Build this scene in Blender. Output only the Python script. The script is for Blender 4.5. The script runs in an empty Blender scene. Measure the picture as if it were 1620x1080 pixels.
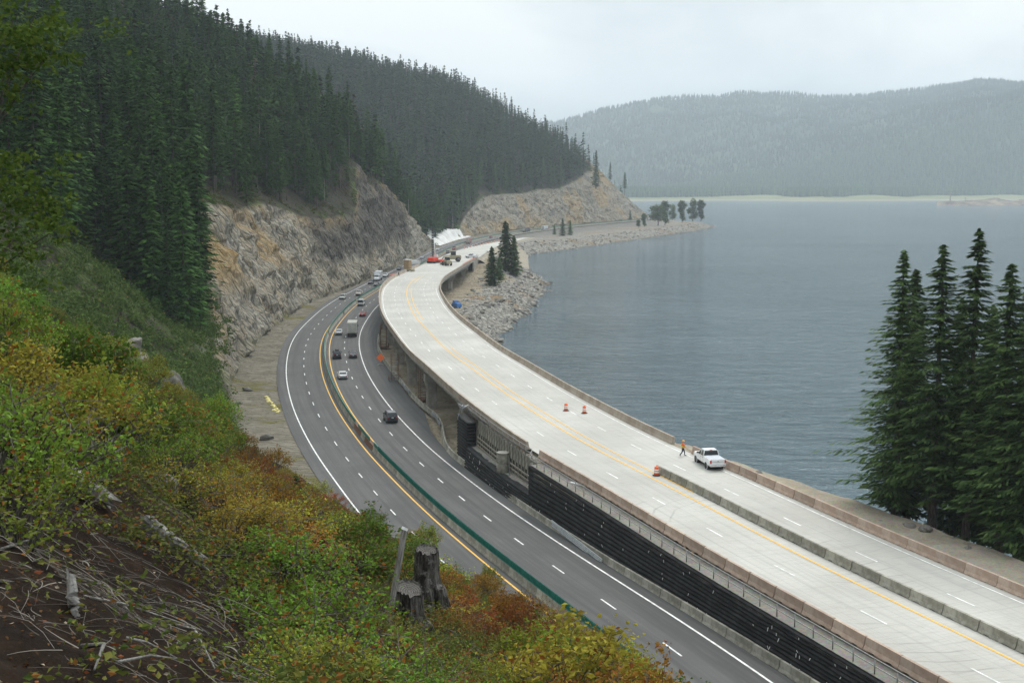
import bpy, math, random
import numpy as np
from mathutils import Vector, Matrix

random.seed(7)
RNG = np.random.default_rng(11)
SC = bpy.context.scene
COL = SC.collection
PI = math.pi

# ------------------------------------------------------------------ survey
# bearings measured from the lookout; heights are metres above the lake
CAM_Z, FPX, HOR = 45.0, 1970.0, 295.0
PITCH = math.atan((540 - HOR) / FPX)
_c, _s = math.cos(PITCH), math.sin(PITCH)


def bearing(px, py):
    u = (px - 810) / FPX
    v = (540 - py) / FPX
    return np.array([u, _c + v * _s, -_s + v * _c])


def at_z(px, py, z):
    r = bearing(px, py)
    return r * ((z - CAM_Z) / r[2]) + np.array([0, 0, CAM_Z])


def at_y(px, py, y):
    r = bearing(px, py)
    return r * (y / r[1]) + np.array([0, 0, CAM_Z])


def project(P):
    P = np.asarray(P, float).reshape(-1, 3) - np.array([0, 0, CAM_Z])
    f = P[:, 1] * _c - P[:, 2] * _s
    u = P[:, 1] * _s + P[:, 2] * _c
    f = np.where(f < .1, .1, f)
    return 810 + FPX * P[:, 0] / f, 540 - FPX * u / f, f


# ------------------------------------------------------------------ noise
def _h(ix, iy, iz, seed):
    n = (ix * 374761393 + iy * 668265263 + iz * 2147483647 + seed * 974711) & 0xFFFFFFFF
    n = ((n ^ (n >> 13)) * 1274126177) & 0xFFFFFFFF
    n = (n ^ (n >> 16)) & 0xFFFFFF
    return n / float(0xFFFFFF)


def vnoise(P, seed=0):
    P = np.asarray(P, float)
    i = np.floor(P).astype(np.int64)
    f = P - i
    f = f * f * (3 - 2 * f)
    x, y, z = i[:, 0], i[:, 1], i[:, 2]
    out = 0
    for dx in (0, 1):
        for dy in (0, 1):
            for dz in (0, 1):
                w = (f[:, 0] if dx else 1 - f[:, 0]) * (f[:, 1] if dy else 1 - f[:, 1]) * (f[:, 2] if dz else 1 - f[:, 2])
                out = out + w * _h(x + dx, y + dy, z + dz, seed)
    return out


def fbm(P, octv=4, seed=0, gain=.5):
    P = np.asarray(P, float)
    a, t, o = 1.0, 0.0, 0
    for k in range(octv):
        o = o + a * vnoise(P * (2 ** k) + 17.3 * k, seed + k)
        t += a
        a *= gain
    return o / t


def smooth(x, a, b):
    t = np.clip((np.asarray(x, float) - a) / (b - a), 0, 1)
    return t * t * (3 - 2 * t)


def tab(x, rows):
    return np.interp(x, [r[0] for r in rows], [r[1] for r in rows])


# ------------------------------------------------------------------ objects
def tag(o, label=None, cat=None, group=None, kind=None):
    if label: o['label'] = label
    if cat: o['category'] = cat
    if group: o['group'] = group
    if kind: o['kind'] = kind
    return o


def empty(name, loc=(0, 0, 0), rz=0):
    o = bpy.data.objects.new(name, None)
    o.location = loc
    o.rotation_euler = (0, 0, rz)
    o.empty_display_size = .3
    COL.objects.link(o)
    return o


def npmesh(name, V, F, mats, midx=None, sm=False, uv=None, attrs=None):
    """V (n,3), F (m,k) equal-sided faces"""
    V = np.asarray(V, np.float32)
    F = np.asarray(F, np.int32)
    me = bpy.data.meshes.new(name)
    k = F.shape[1]
    me.vertices.add(len(V))
    me.vertices.foreach_set('co', V.ravel())
    me.loops.add(F.size)
    me.loops.foreach_set('vertex_index', F.ravel())
    me.polygons.add(len(F))
    me.polygons.foreach_set('loop_start', np.arange(0, F.size, k, dtype=np.int32))
    if midx is not None:
        me.polygons.foreach_set('material_index', np.asarray(midx, np.int32))
    for m in mats: me.materials.append(m)
    if uv is not None:
        l = me.uv_layers.new(name='UVMap')
        l.data.foreach_set('uv', np.asarray(uv, np.float32)[F.ravel()].ravel())
    for an, av in (attrs or {}).items():
        a = me.attributes.new(an, 'FLOAT_COLOR', 'POINT')
        av = np.asarray(av, np.float32)
        if av.shape[1] == 3: av = np.hstack([av, np.ones((len(av), 1), np.float32)])
        a.data.foreach_set('color', av.ravel())
    me.update(calc_edges=True)
    me.polygons.foreach_set('use_smooth', np.full(len(F), bool(sm)))
    return me


def link(name, me, parent=None, loc=None):
    o = bpy.data.objects.new(name, me)
    COL.objects.link(o)
    if parent: o.parent = parent
    if loc is not None: o.location = loc
    return o


def gridF(n, m, off=0, flip=False):
    i, j = np.meshgrid(np.arange(n - 1), np.arange(m - 1), indexing='ij')
    a = (i * m + j).ravel() + off
    q = np.stack([a, a + m, a + m + 1, a + 1], 1)
    return q[:, ::-1] if flip else q


class MB:
    def __init__(self):
        self.v, self.f, self.m, self.s = [], [], [], []

    def add(self, V, F, mi=0, sm=False):
        o = len(self.v)
        self.v += [tuple(map(float, p)) for p in V]
        for f in F:
            self.f.append(tuple(i + o for i in f))
            self.m.append(mi)
            self.s.append(sm)
        return self

    def box(self, c, s, mi=0, rot=None, taper=1.0):
        V = []
        for z in (-.5, .5):
            k = taper if z > 0 else 1
            for x, y in ((-.5, -.5), (.5, -.5), (.5, .5), (-.5, .5)):
                p = Vector((x * s[0] * k, y * s[1] * k, z * s[2]))
                if rot is not None: p = rot @ p
                V.append((p.x + c[0], p.y + c[1], p.z + c[2]))
        return self.add(V, [(3, 2, 1, 0), (4, 5, 6, 7), (0, 1, 5, 4), (1, 2, 6, 5), (2, 3, 7, 6), (3, 0, 4, 7)], mi)

    def tube(self, pts, r, n=6, mi=0, caps=True, sm=True):
        pts = [Vector(p) for p in pts]
        R = r if isinstance(r, (list, tuple)) else [r] * len(pts)
        V, F = [], []
        for i, p in enumerate(pts):
            t = (pts[min(i + 1, len(pts) - 1)] - pts[max(i - 1, 0)])
            t = t.normalized() if t.length > 1e-9 else Vector((0, 0, 1))
            a = t.cross(Vector((0, 0, 1)) if abs(t.z) < .9 else Vector((1, 0, 0))).normalized()
            b = t.cross(a)
            for k in range(n):
                q = p + (a * math.cos(2 * PI * k / n) + b * math.sin(2 * PI * k / n)) * R[i]
                V.append(tuple(q))
        for i in range(len(pts) - 1):
            for k in range(n):
                F.append((i * n + k, i * n + (k + 1) % n, (i + 1) * n + (k + 1) % n, (i + 1) * n + k))
        self.add(V, F, mi, sm)
        if caps:
            o = len(self.v) - len(V)
            self.f += [tuple(o + k for k in range(n))[::-1], tuple(o + (len(pts) - 1) * n + k for k in range(n))]
            self.m += [mi, mi]
            self.s += [False, False]
        return self

    def lathe(self, prof, n=14, c=(0, 0, 0), axis='z', mi=0, sm=True):
        V, F = [], []
        for r, z in prof:
            for k in range(n):
                a = 2 * PI * k / n
                x, y = r * math.cos(a), r * math.sin(a)
                p = (x, y, z) if axis == 'z' else ((z, x, y) if axis == 'x' else (x, z, y))
                V.append((p[0] + c[0], p[1] + c[1], p[2] + c[2]))
        for i in range(len(prof) - 1):
            for k in range(n):
                F.append((i * n + k, i * n + (k + 1) % n, (i + 1) * n + (k + 1) % n, (i + 1) * n + k))
        F.append(tuple(range(n))[::-1])
        F.append(tuple((len(prof) - 1) * n + k for k in range(n)))
        return self.add(V, F, mi, sm)

    def loft(self, rings, mi=0, sm=False, closed=True):
        n = len(rings[0])
        V = [p for r in rings for p in r]
        F = []
        for i in range(len(rings) - 1):
            for k in range(n if closed else n - 1):
                F.append((i * n + k, i * n + (k + 1) % n, (i + 1) * n + (k + 1) % n, (i + 1) * n + k))
        if closed:
            F.append(tuple(range(n))[::-1])
            F.append(tuple((len(rings) - 1) * n + k for k in range(n)))
        return self.add(V, F, mi, sm)

    def mesh(self, name, mats):
        me = bpy.data.meshes.new(name)
        me.from_pydata(self.v, [], self.f)
        for m in (mats if isinstance(mats, (list, tuple)) else [mats]): me.materials.append(m)
        me.polygons.foreach_set('material_index', self.m)
        me.polygons.foreach_set('use_smooth', self.s)
        me.update()
        return me

    def build(self, name, mats, parent=None, loc=None, rz=None):
        o = link(name, self.mesh(name, mats), parent, loc)
        if rz is not None: o.rotation_euler = (0, 0, rz)
        return o


def children(o):
    return [c for c in bpy.data.objects if c.parent == o]


def copy_tree(o, parent=None):
    c = o.copy()
    COL.objects.link(c)
    c.parent = parent
    for ch in list(o.children): copy_tree(ch, c)
    return c


# ------------------------------------------------------------------ materials
class NT:
    def __init__(self, m):
        self.m, self.t = m, m.node_tree
        self.b = [n for n in self.t.nodes if n.type == 'BSDF_PRINCIPLED'][0]

    def n(self, typ, **kw):
        nd = self.t.nodes.new(typ)
        for k, v in kw.items():
            if hasattr(nd, k): setattr(nd, k, v)
        return nd

    def l(self, a, b): self.t.links.new(a, b)

    def val(self, sock, v):
        if hasattr(v, 'is_output'): self.l(v, sock)
        else: sock.default_value = v

    def mix(self, f, a, b, mode='MIX'):
        nd = self.n('ShaderNodeMix', data_type='RGBA', blend_type=mode)
        nd.clamp_factor = True
        self.val(nd.inputs[0], f)
        for s, v in ((nd.inputs[6], a), (nd.inputs[7], b)):
            if isinstance(v, (tuple, list)): s.default_value = (*v[:3], 1)
            else: self.l(v, s)
        return nd.outputs[2]

    def math(self, op, a, b=0.0, c=None):
        nd = self.n('ShaderNodeMath', operation=op)
        self.val(nd.inputs[0], a)
        self.val(nd.inputs[1], b)
        if c is not None: self.val(nd.inputs[2], c)
        return nd.outputs[0]

    def ramp(self, f, a, b):
        nd = self.n('ShaderNodeMapRange', clamp=True, interpolation_type='SMOOTHSTEP')
        self.l(f, nd.inputs[0])
        nd.inputs[1].default_value, nd.inputs[2].default_value = a, b
        return nd.outputs[0]

    def coord(self, kind='pos', scale=(1, 1, 1)):
        if kind == 'pos': o = self.n('ShaderNodeNewGeometry').outputs['Position']
        elif kind == 'uv': o = self.n('ShaderNodeUVMap').outputs[0]
        else: o = self.n('ShaderNodeTexCoord').outputs['Object']
        if scale != (1, 1, 1):
            mp = self.n('ShaderNodeMapping')
            mp.inputs['Scale'].default_value = scale
            self.l(o, mp.inputs[0])
            o = mp.outputs[0]
        return o

    def noise(self, co, scale, detail=4, rough=.55, dist=0.0):
        nd = self.n('ShaderNodeTexNoise')
        self.l(co, nd.inputs['Vector'])
        nd.inputs['Scale'].default_value = scale
        nd.inputs['Detail'].default_value = detail
        nd.inputs['Roughness'].default_value = rough
        nd.inputs['Distortion'].default_value = dist
        return nd.outputs[0]

    def voro(self, co, scale, feature='DISTANCE_TO_EDGE'):
        nd = self.n('ShaderNodeTexVoronoi', feature=feature)
        self.l(co, nd.inputs['Vector'])
        nd.inputs['Scale'].default_value = scale
        return nd.outputs[0] if feature == 'DISTANCE_TO_EDGE' else nd.outputs['Color']

    def bump(self, h, dist, strength=1.0):
        nd = self.n('ShaderNodeBump')
        self.l(h, nd.inputs['Height'])
        nd.inputs['Distance'].default_value = dist
        nd.inputs['Strength'].default_value = strength
        self.l(nd.outputs[0], self.b.inputs['Normal'])
        return nd

    def attr(self, name):
        nd = self.n('ShaderNodeAttribute', attribute_name=name)
        sp = self.n('ShaderNodeSeparateColor')
        self.l(nd.outputs[0], sp.inputs[0])
        return sp.outputs

    def col(self, o):
        if isinstance(o, (tuple, list)): self.b.inputs['Base Color'].default_value = (*o[:3], 1)
        else: self.l(o, self.b.inputs['Base Color'])


def mat(name, rough=.7, color=None, metal=0, spec=None):
    m = bpy.data.materials.new(name)
    m.use_nodes = True
    t = NT(m)
    t.b.inputs['Roughness'].default_value = rough
    t.b.inputs['Metallic'].default_value = metal
    if spec is not None: t.b.inputs['Specular IOR Level'].default_value = spec
    if color: t.col(color)
    return m, t


def mottled(name, c1, c2, scale=3, rough=.8, kind='obj', bump=0, metal=0, sc=(1, 1, 1), spec=.3, lo=.35, hi=.65, vary=0):
    m, t = mat(name, rough, None, metal, spec)
    co = t.coord(kind, sc)
    n = t.noise(co, scale, 6, .65)
    c = t.mix(t.ramp(n, lo, hi), c1, c2)
    if vary:
        hs = t.n('ShaderNodeHueSaturation')
        t.l(t.math('ADD', 1 - vary / 2, t.math('MULTIPLY', t.n('ShaderNodeObjectInfo').outputs['Random'], vary)), hs.inputs['Value'])
        st_ = t.noise(t.coord(kind, (6, 6, .6)), 1.1, 5, .7)
        c = t.mix(t.math('MULTIPLY', t.ramp(st_, .52, .75), .4), c, tuple(v * .5 for v in c1))
        t.l(c, hs.inputs['Color'])
        c = hs.outputs[0]
    t.col(c)
    if bump:
        t.bump(n, bump)
    return m


M = {}
M['pink_conc'] = mottled('pinkish_concrete', (.33, .235, .18), (.43, .335, .27), .9, .85, bump=.01, vary=.3)
M['grey_conc'] = mottled('weathered_concrete', (.19, .18, .145), (.34, .325, .275), 1.1, .9, bump=.01, vary=.35)
M['pale_conc'] = mottled('cast_concrete', (.25, .235, .205), (.36, .34, .30), .8, .85, kind='pos', bump=.01)
M['tan_conc'] = mottled('tan_cast_concrete', (.27, .215, .165), (.38, .325, .265), .5, .85, kind='pos', bump=.01)
M['dark_conc'] = mottled('under_deck_concrete', (.22, .205, .175), (.36, .34, .30), .6, .85, kind='pos', bump=.01)  # girder and pier concrete, colour lightened to offset the shade under the deck
M['galv'] = mottled('galvanised_steel', (.32, .34, .35), (.5, .52, .53), 4, .45, metal=.6)
M['steel'] = mottled('dull_steel_rail', (.22, .22, .21), (.34, .33, .32), 5, .5, metal=.5)
M['rust'] = mottled('rusted_steel', (.10, .05, .03), (.17, .09, .055), 6, .85)
M['orange'] = mat('safety_orange', .5, (.75, .12, .025))[0]
M['orange_sign'] = mat('fluorescent_orange', .45, (1.0, .20, .05))[0]
M['white_tape'] = mat('reflective_white', .4, (.75, .75, .73))[0]
M['white_line'] = mottled('white_road_paint', (.50, .50, .48), (.80, .80, .78), 1.1, .6, kind='pos')
M['yellow_line'] = mottled('yellow_road_paint', (.66, .36, .04), (.76, .45, .08), 2, .6, kind='pos')
M['rubber'] = mat('black_rubber', .75, (.02, .02, .02))[0]
M['black'] = mat('black_plastic', .5, (.02, .02, .022))[0]
M['rim'] = mat('alloy_rim', .3, (.55, .56, .58), .8)[0]
M['glass'] = mat('tinted_glass', .08, (.015, .02, .025), 0, .6)[0]
M['red_lamp'] = mat('red_lamp', .25, (.45, .02, .02))[0]
M['clear_lamp'] = mat('clear_lamp', .15, (.8, .8, .78))[0]
M['amber'] = mat('amber_lamp', .3, (.9, .35, .02))[0]
M['plate'] = mat('number_plate', .5, (.55, .6, .65))[0]
M['chrome'] = mat('chrome_trim', .2, (.6, .6, .62), .9)[0]
M['wood_grey'] = mottled('weathered_wood', (.10, .095, .085), (.30, .285, .26), 5, .9, bump=.02, sc=(6, 6, .5))
M['wood_brown'] = mottled('sawn_timber', (.26, .17, .09), (.36, .25, .14), 5, .85)
M['tan_steel'] = mottled('tan_machine_paint', (.25, .22, .14), (.33, .30, .2), 4, .6)
M['yellow_mach'] = mottled('yellow_machine_paint', (.5, .3, .04), (.6, .38, .06), 4, .5)
M['red_mach'] = mottled('red_machine_paint', (.62, .05, .03), (.7, .08, .04), 4, .5)
M['blue_mach'] = mottled('blue_machine_paint', (.05, .15, .38), (.08, .2, .45), 4, .5)
M['white_mach'] = mottled('white_machine_paint', (.6, .6, .58), (.7, .7, .69), 4, .5)
M['hivis'] = mat('hi_vis_yellow', .7, (.55, .8, .05))[0]
M['hat'] = mat('hard_hat_yellow', .4, (.8, .4, .04))[0]


def paint(name, rough=.3, fleck=True):
    m, t = mat(name, rough, None, 0, .5)
    oi = t.n('ShaderNodeObjectInfo')
    n = t.noise(t.coord('obj'), 2.2, 5)
    t.col(t.mix(t.math('MULTIPLY', t.ramp(n, .45, .8), .25), oi.outputs['Color'], (.22, .2, .17)))
    t.b.inputs['Coat Weight'].default_value = .4
    return m


M['paint'] = paint('vehicle_paint')

# concrete deck: tined transverse texture, slab joints, stains
m, t = mat('concrete_paving', .8, None, 0, .3)
uv = t.coord('uv')
sp = t.n('ShaderNodeSeparateXYZ')
t.l(uv, sp.inputs[0])
pos = t.coord('pos')
c = t.mix(t.ramp(t.noise(pos, .07, 5), .35, .7), (.375, .365, .33), (.465, .455, .415))
c = t.mix(t.math('MULTIPLY', t.ramp(t.noise(t.coord('uv', (.35, 4, 1)), 1.2, 5, .7), .42, .75), .5), c, (.27, .265, .245))
c = t.mix(t.math('MULTIPLY', t.ramp(t.noise(t.coord('uv', (2.2, .05, 1)), 1.0, 4, .6), .46, .72), .5), c, (.29, .285, .265))
c = t.mix(t.math('MULTIPLY', t.ramp(t.noise(pos, .45, 6, .75), .56, .72), .35), c, (.25, .24, .21))
jv = t.math('ABSOLUTE', t.math('SUBTRACT', t.math('FRACT', t.math('DIVIDE', sp.outputs[1], 4.6)), .5))
ju = t.math('ABSOLUTE', t.math('SUBTRACT', t.math('FRACT', t.math('DIVIDE', t.math('ADD', sp.outputs[0], 1.6), 3.66)), .5))
j = t.math('MAXIMUM', t.ramp(jv, .489, .496), t.ramp(ju, .486, .494))
c = t.mix(t.math('MULTIPLY', j, .3), c, (.2, .2, .19))
tw = t.n('ShaderNodeTexWave', wave_type='RINGS', rings_direction='SPHERICAL')
mp = t.n('ShaderNodeMapping')
mp.inputs['Location'].default_value = (-3.2, -146, 0)
t.l(uv, mp.inputs[0])
t.l(mp.outputs[0], tw.inputs[0])
tw.inputs['Scale'].default_value = .16
tw.inputs['Distortion'].default_value = 6
tw.inputs['Detail'].default_value = 2
tw.inputs['Detail Scale'].default_value = .6
msk = t.ramp(t.noise(t.coord('uv', (.12, .06, 1)), 1, 3), .52, .66)
c = t.mix(t.math('MULTIPLY', t.math('MULTIPLY', t.ramp(tw.outputs[1], .94, 1.0), msk), .35), c, (.15, .15, .15))
t.col(c)
t.bump(t.noise(t.coord('uv', (1, 14, 1)), 1.3, 5, .7), .015)
M['deck'] = m

# asphalt with wheel tracks and patching
m, t = mat('asphalt', .8, None, 0, .35)
uv = t.coord('uv')
sp = t.n('ShaderNodeSeparateXYZ')
t.l(uv, sp.inputs[0])
pos = t.coord('pos')
c = t.mix(t.ramp(t.noise(pos, .12, 5), .3, .7), (.064, .063, .062), (.084, .083, .080))
c = t.mix(t.ramp(t.noise(t.coord('uv', (1.1, .012, 1)), 1.0, 3, .6), .38, .68), c, (.050, .049, .049))
c = t.mix(t.math('MULTIPLY', t.ramp(t.noise(t.coord('uv', (.9, .035, 1)), 2.1, 6, .7), .52, .78), .75), c, (.115, .112, .105))
c = t.mix(t.math('MULTIPLY', t.ramp(t.noise(t.coord('uv', (3.2, .5, 1)), .8, 6, .7), .62, .72), .6), c, (.045, .045, .045))
t.col(c)
t.bump(t.noise(pos, 14, 3), .006)
M['asphalt'] = m

# gravel / fill
def gravel(name, c1, c2, c3, sc=1.0, b=.05):
    m, t = mat(name, .95, None, 0, .15)
    pos = t.coord('pos')
    c = t.mix(t.ramp(t.noise(pos, .35 * sc, 6, .65), .35, .68), c1, c2)
    v = t.voro(pos, 5 * sc, 'F1')
    c = t.mix(.35, c, t.mix(t.ramp(t.noise(pos, 6 * sc, 3), .4, .6), c3, c2))
    c = t.mix(.25, c, v, 'SOFT_LIGHT')
    t.col(c)
    t.bump(t.noise(pos, 7 * sc, 5, .7), b)
    return m


M['gravel'] = gravel('grey_gravel', (.145, .135, .115), (.215, .205, .18), (.26, .25, .225))
M['dust'] = gravel('dusty_fill', (.20, .175, .125), (.30, .265, .205), (.33, .30, .25))

# stacked black fabric
m, t = mat('black_geotextile', .75, None, 0, .25)
pos = t.coord('pos')
c = t.mix(t.ramp(t.noise(pos, .8, 6, .7), .4, .75), (.012, .012, .013), (.035, .034, .034))
c = t.mix(t.math('MULTIPLY', t.ramp(t.noise(pos, 3.5, 5, .7), .66, .8), .5), c, (.12, .115, .11))
t.col(c)
t.bump(t.noise(pos, 3, 6, .7), .08)
M['fabric'] = m

# green glare screen
M['green'] = mottled('green_screen_plastic', (.006, .10, .075), (.012, .16, .12), 2, .5)

# riprap slope
m, t = mat('riprap_rock', .95, None, 0, .2)
pos = t.coord('pos')
vc = t.voro(pos, .55, 'F1')
ve = t.voro(pos, .55)
v2 = t.voro(pos, 1.6, 'F1')
sp = t.n('ShaderNodeSeparateColor')
t.l(vc, sp.inputs[0])
sp2 = t.n('ShaderNodeSeparateColor')
t.l(v2, sp2.inputs[0])
c = t.mix(sp.outputs[0], (.13, .12, .10), (.30, .285, .245))
c = t.mix(t.math('MULTIPLY', sp2.outputs[1], .5), c, (.36, .345, .31))
c = t.mix(t.ramp(t.noise(pos, .035, 4), .5, .68), c, (.24, .17, .10))
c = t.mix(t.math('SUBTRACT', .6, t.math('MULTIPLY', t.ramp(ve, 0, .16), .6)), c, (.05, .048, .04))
a = t.attr('mask')
c = t.mix(a[1], c, t.mix(t.ramp(t.noise(pos, .15, 5), .3, .7), (.20, .165, .11), (.30, .26, .19)))
c = t.mix(a[2], c, t.mix(t.ramp(t.noise(pos, .3, 5), .3, .7), (.12, .115, .10), (.18, .17, .15)))
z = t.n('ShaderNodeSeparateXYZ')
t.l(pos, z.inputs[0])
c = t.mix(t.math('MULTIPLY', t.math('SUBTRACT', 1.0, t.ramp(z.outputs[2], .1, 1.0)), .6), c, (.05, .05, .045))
t.col(c)
hh = t.math('ADD', t.math('MULTIPLY', sp.outputs[1], .6), t.ramp(ve, 0, .3))
t.bump(hh, .5, .8)
M['riprap'] = m

# hillside: cut rock, forest floor, gravel
m, t = mat('mountain_ground', .95, None, 0, .15)
pos = t.coord('pos')
a = t.attr('mask')
b = t.attr('mask2')
uv1 = t.coord('uv', (.10, .02, 1))
uv2 = t.coord('uv', (.5, .10, 1))
rk = t.mix(t.ramp(t.noise(pos, .06, 7, .62, .6), .36, .66), (.215, .195, .15), (.41, .36, .28))
rk = t.mix(t.math('MULTIPLY', t.ramp(t.noise(pos, .022, 4, .55), .40, .58), .75), rk, (.34, .275, .185))
rk = t.mix(t.ramp(t.noise(uv1, 1.6, 6, .65, .4), .54, .72), rk, (.33, .265, .17))
rk = t.mix(t.math('MULTIPLY', t.ramp(t.noise(uv2, 2.2, 7, .7, .8), .55, .72), .75), rk, (.085, .08, .068))
rk = t.mix(t.math('MULTIPLY', t.ramp(t.noise(pos, .5, 6, .7), .6, .75), .6), rk, (.44, .43, .40))
mp = t.n('ShaderNodeMapping')
mp.inputs['Rotation'].default_value = (.5, .3, .6)
mp.inputs['Scale'].default_value = (.28, .6, .2)
t.l(pos, mp.inputs[0])
ed = t.voro(mp.outputs[0], 1.0)
rk = t.mix(t.math('SUBTRACT', .75, t.math('MULTIPLY', t.ramp(ed, 0, .09), .75)), rk, (.055, .05, .042))
mp9 = t.n('ShaderNodeMapping')
mp9.inputs['Rotation'].default_value = (.2, .5, .9)
mp9.inputs['Scale'].default_value = (.75, 1.1, .5)
t.l(pos, mp9.inputs[0])
ed9 = t.voro(mp9.outputs[0], 1.0)
rk = t.mix(t.math('SUBTRACT', .3, t.math('MULTIPLY', t.ramp(ed9, 0, .1), .3)), rk, (.08, .074, .062))
vf = t.n('ShaderNodeSeparateColor')
t.l(t.voro(mp.outputs[0], 1.0, 'F1'), vf.inputs[0])
rk = t.mix(t.math('MULTIPLY', vf.outputs[0], .4), rk, (.20, .222, .21))
rk = t.mix(t.math('MULTIPLY', t.ramp(vf.outputs[1], .62, .8), .35), rk, (.43, .40, .34))
dk = t.mix(t.ramp(t.noise(t.coord('uv', (1.3, .03, 1)), 1.0, 6, .7, .3), .36, .66), (.055, .05, .043), (.17, .155, .128))
rk = t.mix(a[2], rk, dk)
oc = t.mix(t.ramp(t.noise(pos, .6, 5), .35, .65), (.30, .20, .085), (.38, .29, .165))
rk = t.mix(b[0], rk, oc)
ff = t.mix(t.ramp(t.noise(pos, .12, 6, .7), .35, .65), (.028, .030, .016), (.055, .047, .030))
ms = t.mix(t.ramp(t.noise(pos, .5, 5), .3, .7), (.05, .075, .02), (.085, .115, .03))
ff = t.mix(b[1], ff, ms)
c = t.mix(a[0], ff, rk)
gv = t.mix(t.ramp(t.noise(pos, .25, 6, .65), .3, .7), (.175, .155, .118), (.265, .24, .19))
gv = t.mix(t.math('MULTIPLY', t.ramp(t.noise(pos, .09, 6, .7), .52, .62), b[2]), gv, (.17, .155, .06))
gv = t.mix(t.math('MULTIPLY', t.ramp(t.noise(t.coord('uv', (.35, .05, 1)), 2.0, 5, .7), .64, .74), .35), gv, (.36, .34, .30))
c = t.mix(a[1], c, gv)
t.col(c)
hh = t.math('ADD', t.noise(pos, .8, 7, .7), t.math('MULTIPLY', t.ramp(ed, 0, .2), .5))
hh = t.math('ADD', hh, t.math('MULTIPLY', vf.outputs[2], 1.2))
t.bump(hh, 1.2, 1.0)
M['mountain'] = m

# near hillside soil
m, t = mat('hillside_soil', .95, None, 0, .1)
pos = t.coord('pos')
c = t.mix(t.ramp(t.noise(pos, 1.3, 7, .7), .35, .68), (.014, .009, .006), (.042, .026, .016))
c = t.mix(t.math('MULTIPLY', t.ramp(t.noise(pos, 9, 4, .7), .6, .72), .7), c, (.10, .055, .028))
c = t.mix(t.math('MULTIPLY', t.ramp(t.noise(pos, 16, 3, .7), .68, .76), .7), c, (.20, .17, .13))
t.col(c)
t.bump(t.noise(pos, 5, 8, .75), .12)
M['soil'] = m

# lake
m, t = mat('lake_water', .1, (.095, .145, .17), 0, .5)
t.b.inputs['IOR'].default_value = 1.4
co = t.coord('pos')
mp = t.n('ShaderNodeMapping')
mp.inputs['Rotation'].default_value = (0, 0, math.radians(9))
mp.inputs['Scale'].default_value = (.05, .135, .1)
t.l(co, mp.inputs[0])
w1 = t.noise(mp.outputs[0], 1.0, 6, .62, .5)
mp2 = t.n('ShaderNodeMapping')
mp2.inputs['Rotation'].default_value = (0, 0, math.radians(-14))
mp2.inputs['Scale'].default_value = (.13, .36, .2)
t.l(co, mp2.inputs[0])
w2 = t.noise(mp2.outputs[0], 1.0, 4, .6, .3)
w3 = t.noise(t.coord('pos', (.004, .012, .01)), 1.0, 3)
hh = t.math('ADD', t.math('MULTIPLY', w1, 1.0), t.math('MULTIPLY', w2, .95))
hh = t.math('MULTIPLY', hh, t.math('ADD', .8, t.math('MULTIPLY', t.ramp(w3, .3, .7), .35)))
t.bump(hh, 7.5, 1.0)
M['water'] = m

# far hills
m, t = mat('far_hill_ground', .95, None, 0, .1)
pos = t.coord('pos')
a = t.attr('mask')
c = t.mix(t.ramp(t.noise(pos, .0028, 6, .6), .35, .65), (.022, .04, .022), (.045, .07, .032))
c = t.mix(a[0], c, t.mix(t.ramp(t.noise(t.coord('pos', (.004, .012, .01)), 1, 4), .4, .6), (.12, .15, .06), (.19, .19, .10)))
c = t.mix(a[1], c, (.24, .21, .17))
t.col(c)
M['farhill'] = m


def leafmat(name, c1, c2, accents=(), rough=.7, obj=False, transl=.25, tint=False):
    """foliage: per-leaf variation between c1 and c2, some leaves in accent colours"""
    m, t = mat(name, rough, None, 0, .03 if transl < .15 else .06)
    g = t.n('ShaderNodeNewGeometry')
    r = g.outputs['Random Per Island']
    c = t.mix(r, c1, c2)
    oi = t.n('ShaderNodeObjectInfo')
    if obj:
        c = t.mix(.75, c, t.mix(r, oi.outputs['Color'], t.mix(.5, oi.outputs['Color'], (0, 0, 0))))
    if tint:
        tn = t.attr('tint')
        c = t.mix(1.0, c, t.mix(tn[0], (.45, .5, .45), (1.45, 1.4, 1.05)), 'MULTIPLY')
        c = t.mix(t.math('MULTIPLY', t.math('GREATER_THAN', tn[1], .965), .7), c, (.10, .085, .06))
    f = t.math('FRACT', t.math('MULTIPLY', r, 37.7))
    for lo, hi, ac in accents:
        k = t.math('MULTIPLY', t.math('GREATER_THAN', f, lo), t.math('LESS_THAN', f, hi))
        c = t.mix(t.math('MULTIPLY', k, .85), c, ac)
    hs = t.n('ShaderNodeHueSaturation')
    hs.inputs['Value'].default_value = 1
    t.l(t.math('ADD', .62, t.math('MULTIPLY', oi.outputs['Random'], .85)), hs.inputs['Value'])
    t.l(c, hs.inputs['Color'])
    t.col(hs.outputs[0])
    if transl:
        tr = t.n('ShaderNodeBsdfTranslucent')
        t.l(hs.outputs[0], tr.inputs[0])
        mx = t.n('ShaderNodeMixShader')
        mx.inputs[0].default_value = transl
        t.l(t.b.outputs[0], mx.inputs[1])
        t.l(tr.outputs[0], mx.inputs[2])
        out = [n for n in t.t.nodes if n.type == 'OUTPUT_MATERIAL'][0]
        t.l(mx.outputs[0], out.inputs[0])
    return m


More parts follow.
